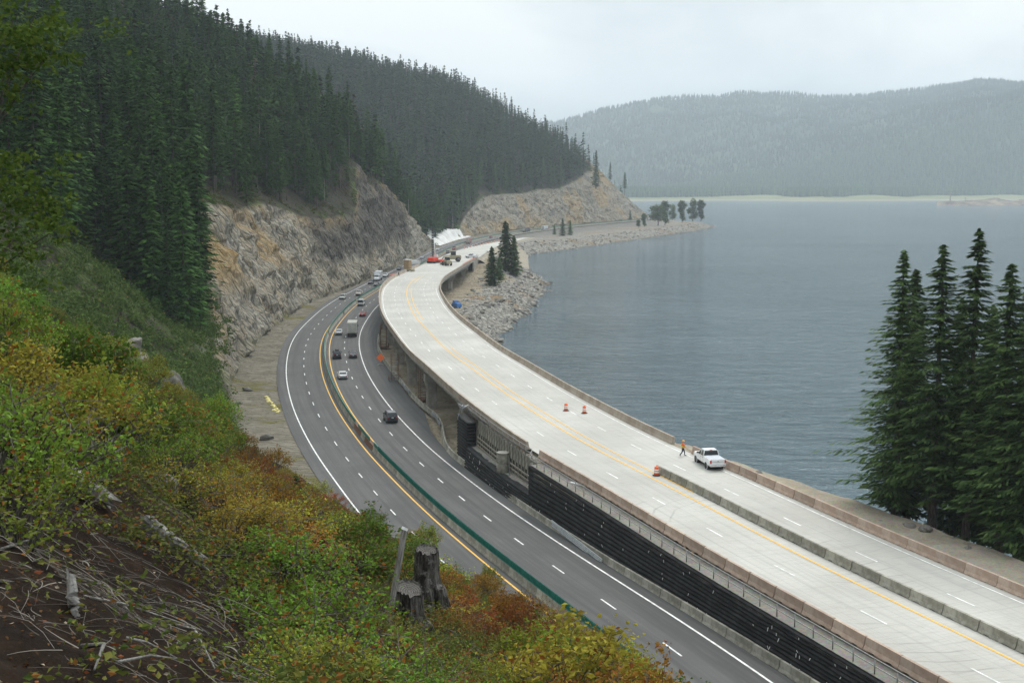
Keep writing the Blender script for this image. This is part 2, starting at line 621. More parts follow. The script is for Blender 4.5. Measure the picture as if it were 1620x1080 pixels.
M['needles'] = leafmat('conifer_needles', (.016, .050, .010), (.056, .118, .023), transl=0)
M['needles_lake'] = leafmat('fir_needles', (.020, .046, .014), (.085, .130, .040), transl=.1)
M['needles_far'] = leafmat('distant_needles', (.016, .054, .012), (.052, .118, .025), transl=0, tint=True)
M['bark'] = mottled('bark', (.05, .042, .034), (.13, .115, .095), 2.2, .95, sc=(3, 3, .5), bump=.03)
M['bark_pale'] = mottled('grey_bark', (.14, .13, .115), (.27, .255, .235), 2.2, .95, sc=(3, 3, .5))
M['bark_dark'] = mottled('dark_bark', (.035, .03, .025), (.07, .06, .05), 2.2, .95)
M['edge_leaf'] = leafmat('edge_leaves', (.045, .085, .016), (.12, .17, .03), transl=.3)
M['broadleaf'] = leafmat('broad_leaves', (.055, .085, .03), (.10, .135, .05), transl=.25)
M['shrub'] = leafmat('shrub_leaves', (.06, .08, .02), (.10, .11, .03), accents=((.0, .06, (.22, .06, .015)), (.06, .1, (.2, .13, .02))), obj=True, transl=.3)
M['litter'] = None
# ================================================================== PLAN
def zlow(y): return 5.5 + 4.2 * (1 - smooth(y, 78, 190))
def zdeck(y): return 13.0 - 6.9 * smooth(y, 560, 960)


def low_at(px, py):
    z = 5.5
    for _ in range(12):
        p = at_z(px, py, z)
        z = float(zlow(p[1]))
    return p


class Path:
    def __init__(self, pts, sig=12):
        P = np.array(pts, float)
        s = np.r_[0, np.cumsum(np.hypot(*np.diff(P, axis=0).T))]
        S = np.arange(0, s[-1], 1.0)
        Q = np.stack([np.interp(S, s, P[:, k]) for k in (0, 1)], 1)
        k = np.exp(-.5 * (np.arange(-3 * sig, 3 * sig + 1) / sig) ** 2)
        k /= k.sum()
        n = 3 * sig
        a = 2 * Q[0] - Q[n:0:-1]
        b = 2 * Q[-1] - Q[-2:-n - 2:-1]
        E = np.vstack([a, Q, b])
        Q = np.stack([np.convolve(E[:, j], k, 'valid') for j in (0, 1)], 1)
        s = np.r_[0, np.cumsum(np.hypot(*np.diff(Q, axis=0).T))]
        self.S, self.Q, self.L = s, Q, s[-1]
        T = np.gradient(Q, s, axis=0)
        self.T = T / np.hypot(*T.T)[:, None]

    def at(self, s, d=0.0):
        s = np.asarray(s, float)
        x, y = np.interp(s, self.S, self.Q[:, 0]), np.interp(s, self.S, self.Q[:, 1])
        tx, ty = np.interp(s, self.S, self.T[:, 0]), np.interp(s, self.S, self.T[:, 1])
        n = np.hypot(tx, ty)
        return np.stack([x + ty / n * d, y - tx / n * d], -1)      # d positive to the right

    def head(self, s):
        tx, ty = np.interp(s, self.S, self.T[:, 0]), np.interp(s, self.S, self.T[:, 1])
        return math.atan2(-tx, ty)                                  # rotation z of an object facing +Y

    def sy(self, y): return float(np.interp(y, self.Q[:, 1], self.S))

    def sd(self, x, y):
        k = int(np.argmin((self.Q[:, 0] - x) ** 2 + (self.Q[:, 1] - y) ** 2))
        dx, dy = x - self.Q[k, 0], y - self.Q[k, 1]
        return float(self.S[k] + dx * self.T[k, 0] + dy * self.T[k, 1]), float(dx * self.T[k, 1] - dy * self.T[k, 0])


_y1 = [(524, 512), (513, 527), (506.5, 545.6), (505.6, 566), (508, 588), (514.8, 610), (527.8, 639.8), (541.7, 663), (555, 681.7), (568, 700), (612.6, 748), (649.6, 787), (694, 829.6), (716, 848), (801.5, 922), (975.6, 1059)]
_p = [tuple(low_at(*q)[:2]) for q in _y1][::-1]
_d = np.array(_p[0]) - np.array(_p[2])
_d = _d / np.hypot(*_d)
_near = [tuple(np.array(_p[0]) + _d * k) for k in (130, 100, 70, 40, 20)]
LOW = Path(_near + _p + [(-54.3, 400), (-54.6, 440), (-53.2, 480), (-51.6, 520), (-49.6, 570), (-47, 620), (-44.5, 680), (-42, 760), (-36, 850), (-27, 930), (-15, 1000), (2, 1070), (25, 1150), (55, 1240), (90, 1330), (128, 1420), (165, 1510), (205, 1610)])

_dy = [(655.6, 440.8), (644, 453.4), (643, 466), (648, 485), (658.7, 503.8), (690, 536.7), (713, 560), (736.7, 575), (800, 623), (893, 683), (973, 728), (1036.7, 756.7), (1106.7, 795), (1176.7, 831.7), (1210, 851), (1351, 921.6), (1484.6, 985), (1620, 1052)]
_p = [tuple(at_z(*q, 13.0)[:2]) for q in _dy][::-1]
_d = np.array(_p[0]) - np.array(_p[4])
_d = _d / np.hypot(*_d)
DECK = Path([tuple(np.array(_p[0]) + _d * k) for k in (110, 80, 50, 20)] + _p + [(-32, 470), (-28.5, 520), (-24.5, 570), (-21.5, 630), (-18, 690), (-12, 770), (-6, 841), (6, 930), (22, 1000)], 10)

RB_PX = [(596, 553), (609, 577), (630, 604), (650.7, 630), (668.4, 647.5), (689, 662), (697, 676), (697.5, 689), (700.5, 705), (708, 720), (740, 743), (780, 773), (820, 803), (873, 840), (970, 903), (1026.7, 936.7), (1093, 976.7), (1173, 1026.7), (1223, 1056.7)]
_p = [tuple(low_at(*q)[:2]) for q in RB_PX][::-1]
_d = np.array(_p[0]) - np.array(_p[3])
_d = _d / np.hypot(*_d)
RBP = Path([tuple(np.array(_p[0]) + _d * k) for k in (45, 30, 15)] + _p + [tuple(LOW.at(LOW.sy(y), 14.2)) for y in (330, 360, 400, 440, 480)], 4)

FOOT = [(0, 9.5), (60, 10.5), (110, 13), (180, 16.5), (250, 18.6), (308, 17), (360, 15), (424, 15), (460, 12.5), (525, 10.6), (600, 9.8), (726, 10.6), (800, 13), (880, 16), (950, 17), (1000, 18), (1500, 18)]
CUT = [(0, .75), (150, .75), (205, .85), (240, 1.3), (275, 1.9), (330, 2.2), (420, 2.3), (520, 2.9), (620, 3.5), (760, 2.8), (840, 1.4), (900, 1.1), (1000, 1.8), (1300, 1.9), (1500, 1.5)]

# natural hillside before the road was cut into it: surveyed spot heights
SPOT = [(x, y, 45 - (2 + .31 * y + (.6 * x if x > 0 else (.48 * x if x > -9 else .48 * -9 + .74 * (x + 9))))) for x, y in ((0, 0), (-20, 0), (-45, 5), (20, 25), (-12, 40), (0, 65), (-22, 75), (20, 60), (-45, 50), (8, 95), (-75, 20), (35, 10))]
SPOT += [(-26, 120, 20), (-40, 120, 30), (-62, 140, 42), (-90, 120, 62), (-48, 175, 22), (-67, 200, 34), (-60, 230, 16), (-71, 270, 19), (-110, 265, 46), (-150, 260, 82),
         (-73, 305, 30), (-82, 335, 40), (-87, 380, 41), (-87, 430, 41.5), (-84, 480, 39), (-78, 525, 38), (-73, 565, 39), (-68, 605, 42), (-63, 650, 43), (-58.5, 720, 32), (-56.5, 780, 20), (-56, 840, 9)]
for px, py, dep in ((583, 257, 600), (540, 242, 620), (460, 183, 640), (400, 145, 650), (300, 95, 650), (150, 20, 620), (0, -60, 560), 
                    (600, 345, 800), (500, 290, 850), (400, 210, 900), (300, 150, 920), (700, 368, 930), (660, 345, 960),
                    (716, 338, 1010), (760, 306, 1110), (830, 303, 1230), (900, 312, 1320), (960, 316, 1400), (1000, 322, 1460),
                    (700, 145, 1560), (640, 138, 1550), (540, 110, 1550), (430, 92, 1500), (800, 196, 1560), (860, 228, 1530), (925, 250, 1525), (962, 285, 1505), (1000, 322, 1490),
                    (650, 250, 1150), (750, 230, 1280), (250, 60, 1500), (100, 0, 1450)):
    SPOT.append(tuple(at_y(px, py, dep)))
SPOT += [(-87, 1780, 115), (40, 1690, 40), (130, 1625, 8), (200, 1640, -2), (260, 1560, -4), (-250, 1800, 170), (-420, 900, 190), (-380, 500, 215), (-280, 200, 170), (-220, 60, 130), (-520, 1300, 260), (-500, 300, 270), (185, 1500, 4)]
SPOT = np.array(SPOT, float)


def _tps():
    P = SPOT[:, :2] / 100
    n = len(P)
    r2 = ((P[:, None] - P[None]) ** 2).sum(-1)
    K = np.where(r2 > 0, r2 * np.log(np.maximum(r2, 1e-12)), 0) + np.eye(n) * .02
    A = np.zeros((n + 3, n + 3))
    A[:n, :n] = K
    A[:n, n] = 1
    A[:n, n + 1:] = P
    A[n, :n] = 1
    A[n + 1:, :n] = P.T
    return P, np.linalg.solve(A, np.r_[SPOT[:, 2], 0, 0, 0])


_TP, _TW = _tps()


def natural(x, y):
    Q = np.stack([np.ravel(x), np.ravel(y)], 1) / 100
    out = np.empty(len(Q))
    for i in range(0, len(Q), 20000):
        q = Q[i:i + 20000]
        r2 = ((q[:, None] - _TP[None]) ** 2).sum(-1)
        out[i:i + 20000] = (np.where(r2 > 0, r2 * np.log(np.maximum(r2, 1e-12)), 0) @ _TW[:-3]) + _TW[-3] + q @ _TW[-2:]
    return out


def hill(s, d):
    """ground at arc s, distance d left of the highway's left yellow line -> xyz, masks"""
    s, d = np.ravel(s), np.ravel(d)
    xy = LOW.at(s, -d)
    yr = np.interp(s, LOW.S, LOW.Q[:, 1])
    zr = zlow(yr)
    d0, sl = tab(yr, FOOT), tab(yr, CUT)
    nat = natural(xy[:, 0], xy[:, 1]) + 2.2 * (fbm(np.stack([xy[:, 0] / 22, xy[:, 1] / 22, xy[:, 0] * 0], 1), 4, 5) - .5) * smooth(d, d0, d0 + 30)
    cut = zr + np.maximum(0, d - d0) * sl
    nat = np.maximum(nat, zr - .1) if True else nat
    end = smooth(yr, 1490, 1560)
    nat = nat * (1 - end) + natural(xy[:, 0], xy[:, 1]) * end
    z = np.minimum(nat, cut) - .1 * (d < d0)
    over = nat - cut
    return xy, z, over, d0, sl, yr, zr


# ------------------------------------------------------------------ mountain side
ST = np.r_[np.arange(0, LOW.sy(190), 4.0), np.arange(LOW.sy(190), LOW.sy(720), 1.3), np.arange(LOW.sy(720), LOW.L - 1, 3.5)]
_yr = np.interp(ST, LOW.S, LOW.Q[:, 1])
_d0 = tab(_yr, FOOT)
cols = [9.35 + (_d0 - 9.35) * k / 6 for k in range(6)]
cols += [_d0 + k for k in np.arange(0, 24, .5)]
cols += [_d0 + 24 + 1.2 * (1.085 ** k - 1) / .085 for k in np.arange(0, 45)]
D = np.stack(cols, 1)
n_, m_ = D.shape
S2 = np.repeat(ST[:, None], m_, 1)
xy, z, over, d0, sl, yr, zr = hill(S2, D)
Df, Sf = D.ravel(), S2.ravel()
P3 = np.stack([xy[:, 0], xy[:, 1], z], 1)
rockm = smooth(over, -.5, 1.0) * smooth(Df - d0, -.3, .6) * smooth(yr, 232, 268)
gravm = 1 - smooth(Df - d0, -.6, 1.5)
# rough blasted rock
blk = np.floor(fbm(np.stack([Sf / 7, z / 5, Df / 9], 1), 2, 31) * 9) / 9
rid = 1 - np.abs(2 * fbm(np.stack([Sf / 5, z / 14, Df / 8], 1), 4, 41) - 1)
gul = fbm(np.stack([Sf / 11, z / 60, Sf * 0], 1), 3, 51)
fine = fbm(np.stack([Sf / 2.2, z / 2.6, Df / 3], 1), 3, 61)
steep = np.clip((sl - .6) / 1.4, 0, 1)
disp = (7.5 * (blk - .45) + 2.6 * (rid - .7) + 4.5 * (gul - .5) + 2.6 * (fine - .5)) * rockm * (.35 + .65 * steep)
tn = LOW.at(Sf, -Df) - LOW.at(Sf, -Df - 1)
P3[:, :2] += tn * disp[:, None] * .8
P3[:, 2] += disp * .12 + (fbm(np.stack([xy[:, 0] / 3, xy[:, 1] / 3, z * 0], 1), 4, 71) - .5) * .5 * smooth(Df - d0, 0, 3) * (Df < d0 + 120)
P3[:, 2] -= 1.1 * ((xy[:, 1] > -8) & (xy[:, 1] < 74) & (xy[:, 0] > -50) & (xy[:, 0] < 30))   # the lookout's own soil lies on top here
dark = smooth(yr + 12 * (fbm(np.stack([Sf / 14, z / 9, z * 0], 1), 3, 3) - .5), 452, 470) * (1 - smooth(yr, 690, 740)) * smooth(z + 9 * (fbm(np.stack([Sf / 6, z / 30, z * 0], 1), 3, 4) - .5), 14, 19)
streak = fbm(np.stack([(Sf + z * 1.2) / 16, z / 40, z * 0], 1), 3, 9)
dark = np.maximum(dark, smooth(streak, .60, .66) * smooth(z, 12, 22) * (yr < 455) * .9)
och = smooth(fbm(np.stack([(Sf + z * 1.3) / 18 + 7, z / 30, z * 0], 1), 4, 13), .54, .62) * smooth(z, 14, 26) * (1 - smooth(yr, 430, 500))
och = np.maximum(och, smooth(over, 5, .5) * .55 * smooth(fbm(P3 / 9, 3, 27), .42, .6) * (yr < 900) * (over > -1))
och = np.maximum(och, smooth(yr, 930, 1000) * smooth(fbm(P3 / 30, 4, 21), .5, .64) * .7)
moss = smooth(fbm(P3 / 14, 4, 23), .5, .6) * (1 - smooth(over, -14, -4) * 0) * smooth(-over, 10, 0) * (yr > 200)
moss = np.maximum(moss, (yr < 330) * smooth(fbm(P3 / 9, 3, 24), .42, .6))
bare = smooth(yr, 1462, 1500) * (1 - smooth(z, 95, 110))
rock_att = np.clip(np.maximum(rockm, bare * .95), 0, 1)
me = npmesh('mountain_side', P3, gridF(n_, m_, flip=False), [M['mountain']], sm=False, uv=np.stack([Sf, z], 1),
            attrs={'mask': np.stack([rock_att, gravm, np.clip(dark, 0, 1)], 1), 'mask2': np.stack([np.clip(och, 0, 1), np.clip(moss, 0, 1), np.ones_like(z)], 1)})
MTN = tag(link('mountain_side', me), kind='structure')

# ------------------------------------------------------------------ lookout hillside (fine soil patch around the viewer)
R = 1.2 * (62 / 1.2) ** np.linspace(0, 1, 230)
A = np.radians(np.linspace(-46, 34, 260))
RR, AA = np.meshgrid(R, A, indexing='ij')
X, Y = RR * np.sin(AA), RR * np.cos(AA)


def lookz(x, y):
    x, y = np.ravel(x), np.ravel(y)
    z = natural(x, y)
    P = np.stack([x, y, x * 0], 1)
    return z + 1.1 * (fbm(P / 3.5, 3, 81) - .5) + .45 * (fbm(P / .9, 3, 82) - .5) + .14 * (fbm(P / .22, 3, 83) - .5)


Z = lookz(X, Y)
me = npmesh('hillside_soil', np.stack([X.ravel(), Y.ravel(), Z], 1), gridF(*X.shape), [M['soil']], sm=True)
tag(link('hillside_soil', me), kind='structure')

# ------------------------------------------------------------------ lake and shore
V = [(-500, -700, 0), (5500, -700, 0), (5500, 9100, 0), (-500, 9100, 0)]
tag(link('lake', npmesh('lake', V, [(0, 1, 2, 3)], [M['water']])), kind='structure')
V = [(-1350, -750, -7), (5550, -750, -7), (5550, 9150, -7), (-1350, 9150, -7)]
tag(link('valley_floor', npmesh('valley_floor', V, [(0, 1, 2, 3)], [M['dust']])), kind='structure')

SHORE = [(90, -60), (72, 30), (60, 90), (52, 130), (40, 165), (27, 200), (14, 240), (5, 290), (-2, 335), (-4.3, 366), (2, 410), (6.4, 451), (13.9, 531), (17, 579), (13, 633), (6.8, 709), (5.7, 770), (11.8, 828), (39, 886), (72, 973), (135, 1134), (191, 1280), (224, 1385), (232, 1420), (215, 1470), (205, 1540), (160, 1700), (-300, 1900), (-300, -60)]
_sp = np.array(SHORE, float)


def shore_sd(x, y):
    """distance inland from the waterline (positive on land)"""
    q = np.stack([np.ravel(x), np.ravel(y)], 1)
    best = np.full(len(q), 1e9)
    inside = np.zeros(len(q), bool)
    for i in range(len(_sp)):
        a, b = _sp[i], _sp[(i + 1) % len(_sp)]
        e = b - a
        t = np.clip(((q - a) @ e) / (e @ e), 0, 1)
        best = np.minimum(best, np.hypot(*(q - a - t[:, None] * e).T))
        c = ((a[1] <= q[:, 1]) & (b[1] > q[:, 1])) | ((b[1] <= q[:, 1]) & (a[1] > q[:, 1]))
        xi = a[0] + (q[:, 1] - a[1]) / (b[1] - a[1] + 1e-12) * e[0]
        inside ^= c & (q[:, 0] < xi)
    return np.where(inside, best, -best)


def shore_z(x, y):
    x, y = np.ravel(x), np.ravel(y)
    P = np.stack([x, y, x * 0], 1)
    sd = shore_sd(x, y) + 5 * (fbm(P / 9, 3, 91) - .5) * smooth(y, 300, 380)
    slope = tab(y, [(0, .5), (600, .48), (750, .36), (900, .26), (1500, .26)])
    s_, d_ = np.interp(y, DECK.Q[:, 1], DECK.S), None
    dx = x - np.interp(y, DECK.Q[:, 1], DECK.Q[:, 0])
    top = np.where(dx > -7.5, 5.0 + (zdeck(y) - .8 - 5.0) * smooth(y, 500, 575), 4.9)
    top = np.where(y > 960, 5.0, top)
    top = np.minimum(top, np.where(y < 400, np.minimum(4.9, zlow(y) - .35), 99))
    z = np.clip(sd * slope, -4, None)
    zz = np.minimum(z, top)
    rough = (fbm(P / 2.1, 3, 92) - .5) * 1.5 * smooth(z, -1, .6) * (1 - smooth(z - top, -.5, 2.0) * np.where((y < 640) & (dx > 14), .25, .85)) * (dx > -6)
    return zz + rough * (zz < top + .1) * np.where(dx < -3, 0, 1), sd, z - top, dx


gx = np.r_[np.arange(-60, 40, 1.6), np.arange(40, 300, 4.0)]
gy = np.r_[np.arange(40, 340, 4.0), np.arange(340, 640, 1.5), np.arange(640, 900, 2.5), np.arange(900, 1620, 4.0)]
GX, GY = np.meshgrid(gx, gy, indexing='ij')
zz, sd, ov, dx = shore_z(GX, GY)
dirt = smooth(ov, -.6, .6) * smooth(GY.ravel(), 340, 380) * (1 - smooth(GY.ravel(), 640, 800))
dnz = fbm(np.c_[GX.ravel() / 7, GY.ravel() / 7, GX.ravel() * 0], 3, 95)
dirt *= np.where(GY.ravel() < 515, 1 - smooth(dx + 16 * (dnz - .5), 15, 20), 1 - smooth(dx + 16 * (dnz - .5), 24, 32))
dirt = np.maximum(dirt, (GY.ravel() < 355) * smooth(ov, -1, 1) * (dx < 12))
flat = smooth(ov, 6, 14) * smooth(GY.ravel(), 800, 900)
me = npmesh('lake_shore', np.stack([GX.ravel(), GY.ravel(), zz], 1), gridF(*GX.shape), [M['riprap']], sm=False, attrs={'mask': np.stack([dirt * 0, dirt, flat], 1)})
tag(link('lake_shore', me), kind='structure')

# loose boulders along the waterline and the riprap: one mass of stones
ico = []
for sg in range(5):
    bm_v = []
    for k in range(26):
        zc = 1 - 2 * (k + .5) / 26
        a = PI * (1 + 5 ** .5) * k
        r = math.sqrt(1 - zc * zc)
        bm_v.append((r * math.cos(a), r * math.sin(a), zc))
    P = np.array(bm_v)
    P *= (.65 + .5 * RNG.random((26, 1)))
    import bmesh
    bm = bmesh.new()
    for v in P: bm.verts.new(v)
    bmesh.ops.convex_hull(bm, input=bm.verts)
    bm.verts.ensure_lookup_table()
    bmesh.ops.triangulate(bm, faces=bm.faces)
    loose = [v for v in bm.verts if not v.link_faces]
    bmesh.ops.delete(bm, geom=loose, context='VERTS')
    bm.verts.index_update()
    ico.append((np.array([v.co[:] for v in bm.verts]), np.array([[v.index for v in f.verts] for f in bm.faces])))
    bm.free()
BOULDER = ico


def scatter_solid(name, pts, scl, rots, bank, mat_):
    Vs, Fs, off = [], [], 0
    for p, s, r in zip(pts, scl, rots):
        bv, bf = bank[int(r * 997) % len(bank)]
        c, q = math.cos(r * 6.28), math.sin(r * 6.28)
        W = bv * np.array(s)
        W = np.stack([W[:, 0] * c - W[:, 1] * q, W[:, 0] * q + W[:, 1] * c, W[:, 2]], 1) + np.array(p)
        Vs.append(W)
        Fs.append(bf + off)
        off += len(bv)
    return link(name, npmesh(name, np.vstack(Vs), np.vstack(Fs), [mat_]))


m, t = mat('boulder_rock', .95, None, 0, .2)
g = t.n('ShaderNodeNewGeometry')
c = t.mix(g.outputs['Random Per Island'], (.12, .11, .095), (.36, .345, .31))
c = t.mix(t.math('MULTIPLY', t.ramp(t.noise(t.coord('pos'), 1.2, 6, .7), .45, .7), .5), c, (.09, .085, .075))
t.col(c)
t.bump(t.noise(t.coord('pos'), 2.5, 6, .7), .12)
M['boulder'] = m
pts, scl, rots = [], [], []
bx, by = RNG.uniform(-25, 235, 60000), RNG.uniform(350, 1440, 60000)
bz, bsd, bov, bdx = shore_z(bx, by)
keep = (bsd > -1.5) & ((bov < .5) | ((by < 640) & (bdx > 15) & (bov < 7) & (RNG.random(60000) < .6))) & (RNG.random(60000) < np.where(by < 640, 1.0, .45))
for x, y, z in np.stack([bx, by, bz], 1)[keep][:6500]:
    k = .25 + 1.1 * random.random() ** 3
    pts.append((x, y, z + .1)); scl.append((k * random.uniform(.7, 1.4), k, k * random.uniform(.4, .8))); rots.append(random.random())
tag(scatter_solid('shore_boulders', pts, scl, rots, BOULDER, M['boulder']), kind='stuff')


# ================================================================== ROADS
def ribbon(path, zf, d1, d2, s0, s1, step=3.0, nu=2, dz=0.0):
    S = np.r_[np.arange(s0, s1, step), s1]
    U = np.linspace(0, 1, nu)
    a = d1(S) if callable(d1) else np.full(len(S), d1)
    b = d2(S) if callable(d2) else np.full(len(S), d2)
    Dm = a[:, None] + (b - a)[:, None] * U[None]
    S2 = np.repeat(S[:, None], nu, 1)
    xy = path.at(S2.ravel(), Dm.ravel())
    yc = np.interp(S2.ravel(), path.S, path.Q[:, 1])
    P = np.stack([xy[:, 0], xy[:, 1], zf(yc) + dz], 1)
    return P, gridF(len(S), nu, flip=True), np.stack([Dm.ravel(), S2.ravel()], 1)


def strips(parts):
    Vs, Fs, Us, o = [], [], [], 0
    for P, F, U in parts:
        Vs.append(P); Fs.append(F + o); Us.append(U)
        o += len(P)
    return np.vstack(Vs), np.vstack(Fs), np.vstack(Us)


RBD = [(0, 11.2), (100, 11.2), (172, 11.1), (195, 12.4), (212, 14.6), (330, 14.6), (460, 14.8), (520, 10.8), (1600, 10.8)]
def low_right(S): return tab(np.interp(S, LOW.S, LOW.Q[:, 1]), RBD)


P, F, U = ribbon(LOW, zlow, -9.5, low_right, 0, LOW.L - 2, 3, 7)
road = tag(link('lower_highway', npmesh('lower_highway', P, F, [M['asphalt']], uv=U)), kind='structure')


def marks(name, parts, m_, parent, label=None):
    P, F, U = strips(parts)
    o = link(name, npmesh(name, P, F, [m_], uv=U), parent)
    if label: o['label'] = label
    return o


E_ = LOW.L - 3
marks('edge_line', [ribbon(LOW, zlow, -7.62, -7.42, 0, E_, 3, 2, .02)], M['white_line'], road)
marks('edge_line', [ribbon(LOW, zlow, 9.45, 9.65, 0, E_, 3, 2, .02)], M['white_line'], road)
marks('centre_line', [ribbon(LOW, zlow, -.1, .1, 0, E_, 3, 2, .02)], M['yellow_line'], road)
marks('centre_line', [ribbon(LOW, zlow, 2.1, 2.3, 0, E_, 3, 2, .02)], M['yellow_line'], road)
s_ref, _ = LOW.sd(*low_at(819.3, 857.7)[:2])
ks = np.arange(s_ref % 12.2, E_ - 4, 12.2)
marks('lane_line', [ribbon(LOW, zlow, 5.8, 5.96, k - 1.6, k + 1.6, 1.6, 2, .02) for k in ks if k > 2], M['white_line'], road)
s_ref, _ = LOW.sd(*low_at(553.9, 700)[:2])
ks = np.arange(s_ref % 12.2, E_ - 4, 12.2)
marks('lane_line', [ribbon(LOW, zlow, -3.78, -3.62, k - 1.6, k + 1.6, 1.6, 2, .02) for k in ks if k > 2], M['white_line'], road)

# deck / concrete road: left and right edges vary near the far end
def dkL(S): return -tab(np.interp(S, DECK.S, DECK.Q[:, 1]), [(0, 7.7), (600, 7.7), (700, 7.4), (841, 7.0), (960, 3.5)])
def dkR(S): return tab(np.interp(S, DECK.S, DECK.Q[:, 1]), [(0, 9.95), (560, 9.95), (640, 9.3), (835, 4.0), (960, 2.0)])


S_AB, S_FAR = DECK.sy(171), DECK.sy(556)
P, F, U = ribbon(DECK, zdeck, dkL, dkR, 0, S_AB, 3, 7)
P2, F2, U2 = ribbon(DECK, zdeck, dkL, dkR, S_FAR, DECK.sy(955), 3, 7)
P, F, U = strips([(P, F, U), (P2, F2, U2)])
croad = tag(link('concrete_road', npmesh('concrete_road', P, F, [M['deck']], uv=U)), kind='structure')

via = empty('viaduct', (0, 0, 0))
tag(via, 'long curved concrete viaduct on tall piers between the dark highway and the lake', 'viaduct')
P, F, U = ribbon(DECK, zdeck, dkL, dkR, S_AB, S_FAR, 3, 7)
dk = link('deck', npmesh('deck', P, F, [M['deck']], uv=U), via)


def dline(name, d1, d2, y0, y1, m_):
    for par, a, b in ((croad, 0, S_AB), (dk, S_AB, S_FAR), (croad, S_FAR, DECK.sy(940))):
        s0, s1 = max(a, DECK.sy(y0)), min(b, DECK.sy(y1))
        if s1 - s0 > 3: marks(name, [ribbon(DECK, zdeck, d1, d2, s0, s1, 3, 2, .02)], m_, par)


dline('centre_line', -.11, .11, -50, 448, M['yellow_line'])
dline('centre_line', 1.25, 1.43, 128, 248, M['yellow_line'])
dline('centre_line', 1.25, 1.43, 300, 392, M['yellow_line'])
dline('centre_line', 1.25, 1.43, 415, 450, M['yellow_line'])
dline('edge_line', 9.05, 9.2, -50, 250, M['white_line'])
dline('edge_line', 9.05, 9.2, 270, 392, M['white_line'])
dline('edge_line', -7.15, -7.0, 225, 452, M['white_line'])
for (px, py, dd) in ((1252, 824.9, 5.2), (1245, 901.2, -3.65)):
    s_ref, _ = DECK.sd(*at_z(px, py, 13)[:2])
    ks = np.arange(s_ref % 12.2, DECK.sy(440), 12.2)
    marks('lane_line', [ribbon(DECK, zdeck, dd - .08, dd + .08, k - 1.6, k + 1.6, 1.6, 2, .02) for k in ks if 2 < k < S_AB - 2], M['white_line'], croad)
    for k in ks:
        if k > S_AB + 2: marks('lane_dash', [ribbon(DECK, zdeck, dd - .08, dd + .08, k - 1.6, k + 1.6, 1.6, 2, .02)], M['white_line'], dk)


def sweep(path, zf, prof, s0, s1, step=3.0, dfun=None, closed=True):
    """prof: list of (d, z) in order; swept along the path"""
    S = np.r_[np.arange(s0, s1, step), s1]
    rings = []
    for s in S:
        d0 = float(dfun(np.array([s]))[0]) if dfun else 0.0
        zc = float(zf(np.interp(s, path.S, path.Q[:, 1])))
        q = path.at(np.full(len(prof), s), np.array([p[0] for p in prof]) + d0)
        rings.append([(q[i, 0], q[i, 1], zc + prof[i][1]) for i in range(len(prof))])
    return rings


def para(side, s0, s1, m_=None, slab=True):
    k = side
    prof = [(k * .02, -.02), (k * .18, .35), (k * .28, .95), (k * .52, .95), (k * .52, -.02)]
    if k > 0: prof = prof[::-1]
    b = MB().loft(sweep(DECK, zdeck, prof, s0, s1, 3, dkL if k < 0 else dkR))
    return b.build('parapet', m_ or M['tan_conc'], via)


para(-1, DECK.sy(152.5), DECK.sy(505))
para(1, DECK.sy(150), S_FAR)
# slab edge, girders, crossbeams
b = MB().loft(sweep(DECK, zdeck, [(-8.25, -.03), (9.95 + .55, -.03), (9.95 + .55, -.32), (-8.25, -.32)], S_AB, S_FAR, 3))
b.build('deck_slab', M['pale_conc'], via)
for d in (-6.6, -2.4, 1.8, 5.6, 8.9):
    prof = [(d - .45, -.3), (d + .45, -.3), (d + .12, -.55), (d + .12, -1.45), (d + .4, -1.8), (d - .4, -1.8), (d - .12, -1.45), (d - .12, -.55)]
    MB().loft(sweep(DECK, zdeck, prof, S_AB + 1, S_FAR - 1, 4)).build('girder', M['dark_conc'], via)
for y in (190, 226, 253, 282, 316, 352, 392, 436, 482, 528):
    s = DECK.sy(y)
    h = DECK.head(s)
    pr = empty('pier', (*DECK.at(s, .9), 0), h)
    pr.parent = via
    R3 = Matrix.Rotation(0, 3, 'Z')
    MB().box((0, 0, 10.45), (16.4, 1.9, 1.4), 0, R3).build('crossbeam', M['dark_conc'], pr)
    for xx in (-6.9, 6.2):
        bb = MB()
        bb.loft([[(xx + a * w, c * .8, zz_) for a, c in ((-.7, -.95), (.7, -.95), (.95, -.7), (.95, .7), (.7, .95), (-.7, .95), (-.95, .7), (-.95, -.7))] for zz_, w in ((2.5, .95), (8.2, .95), (9.75, 1.3))])
        bb.build('column', M['dark_conc'], pr)
# far abutment wall
for s, w in ((S_FAR, .9),):
    q = DECK.at(s, 1.0)
    MB().box((0, 0, -3.5), (19, w, 7), 0).build('abutment', M['pale_conc'], via, (*q, 13 - .33), DECK.head(s))
b = MB().loft(sweep(DECK, zdeck, [(10.0, -.35), (10.55, -.35), (10.55, -8.0), (10.0, -8.0)], DECK.sy(538), DECK.sy(575), 3))
b.build('wing_wall', M['pale_conc'], via)

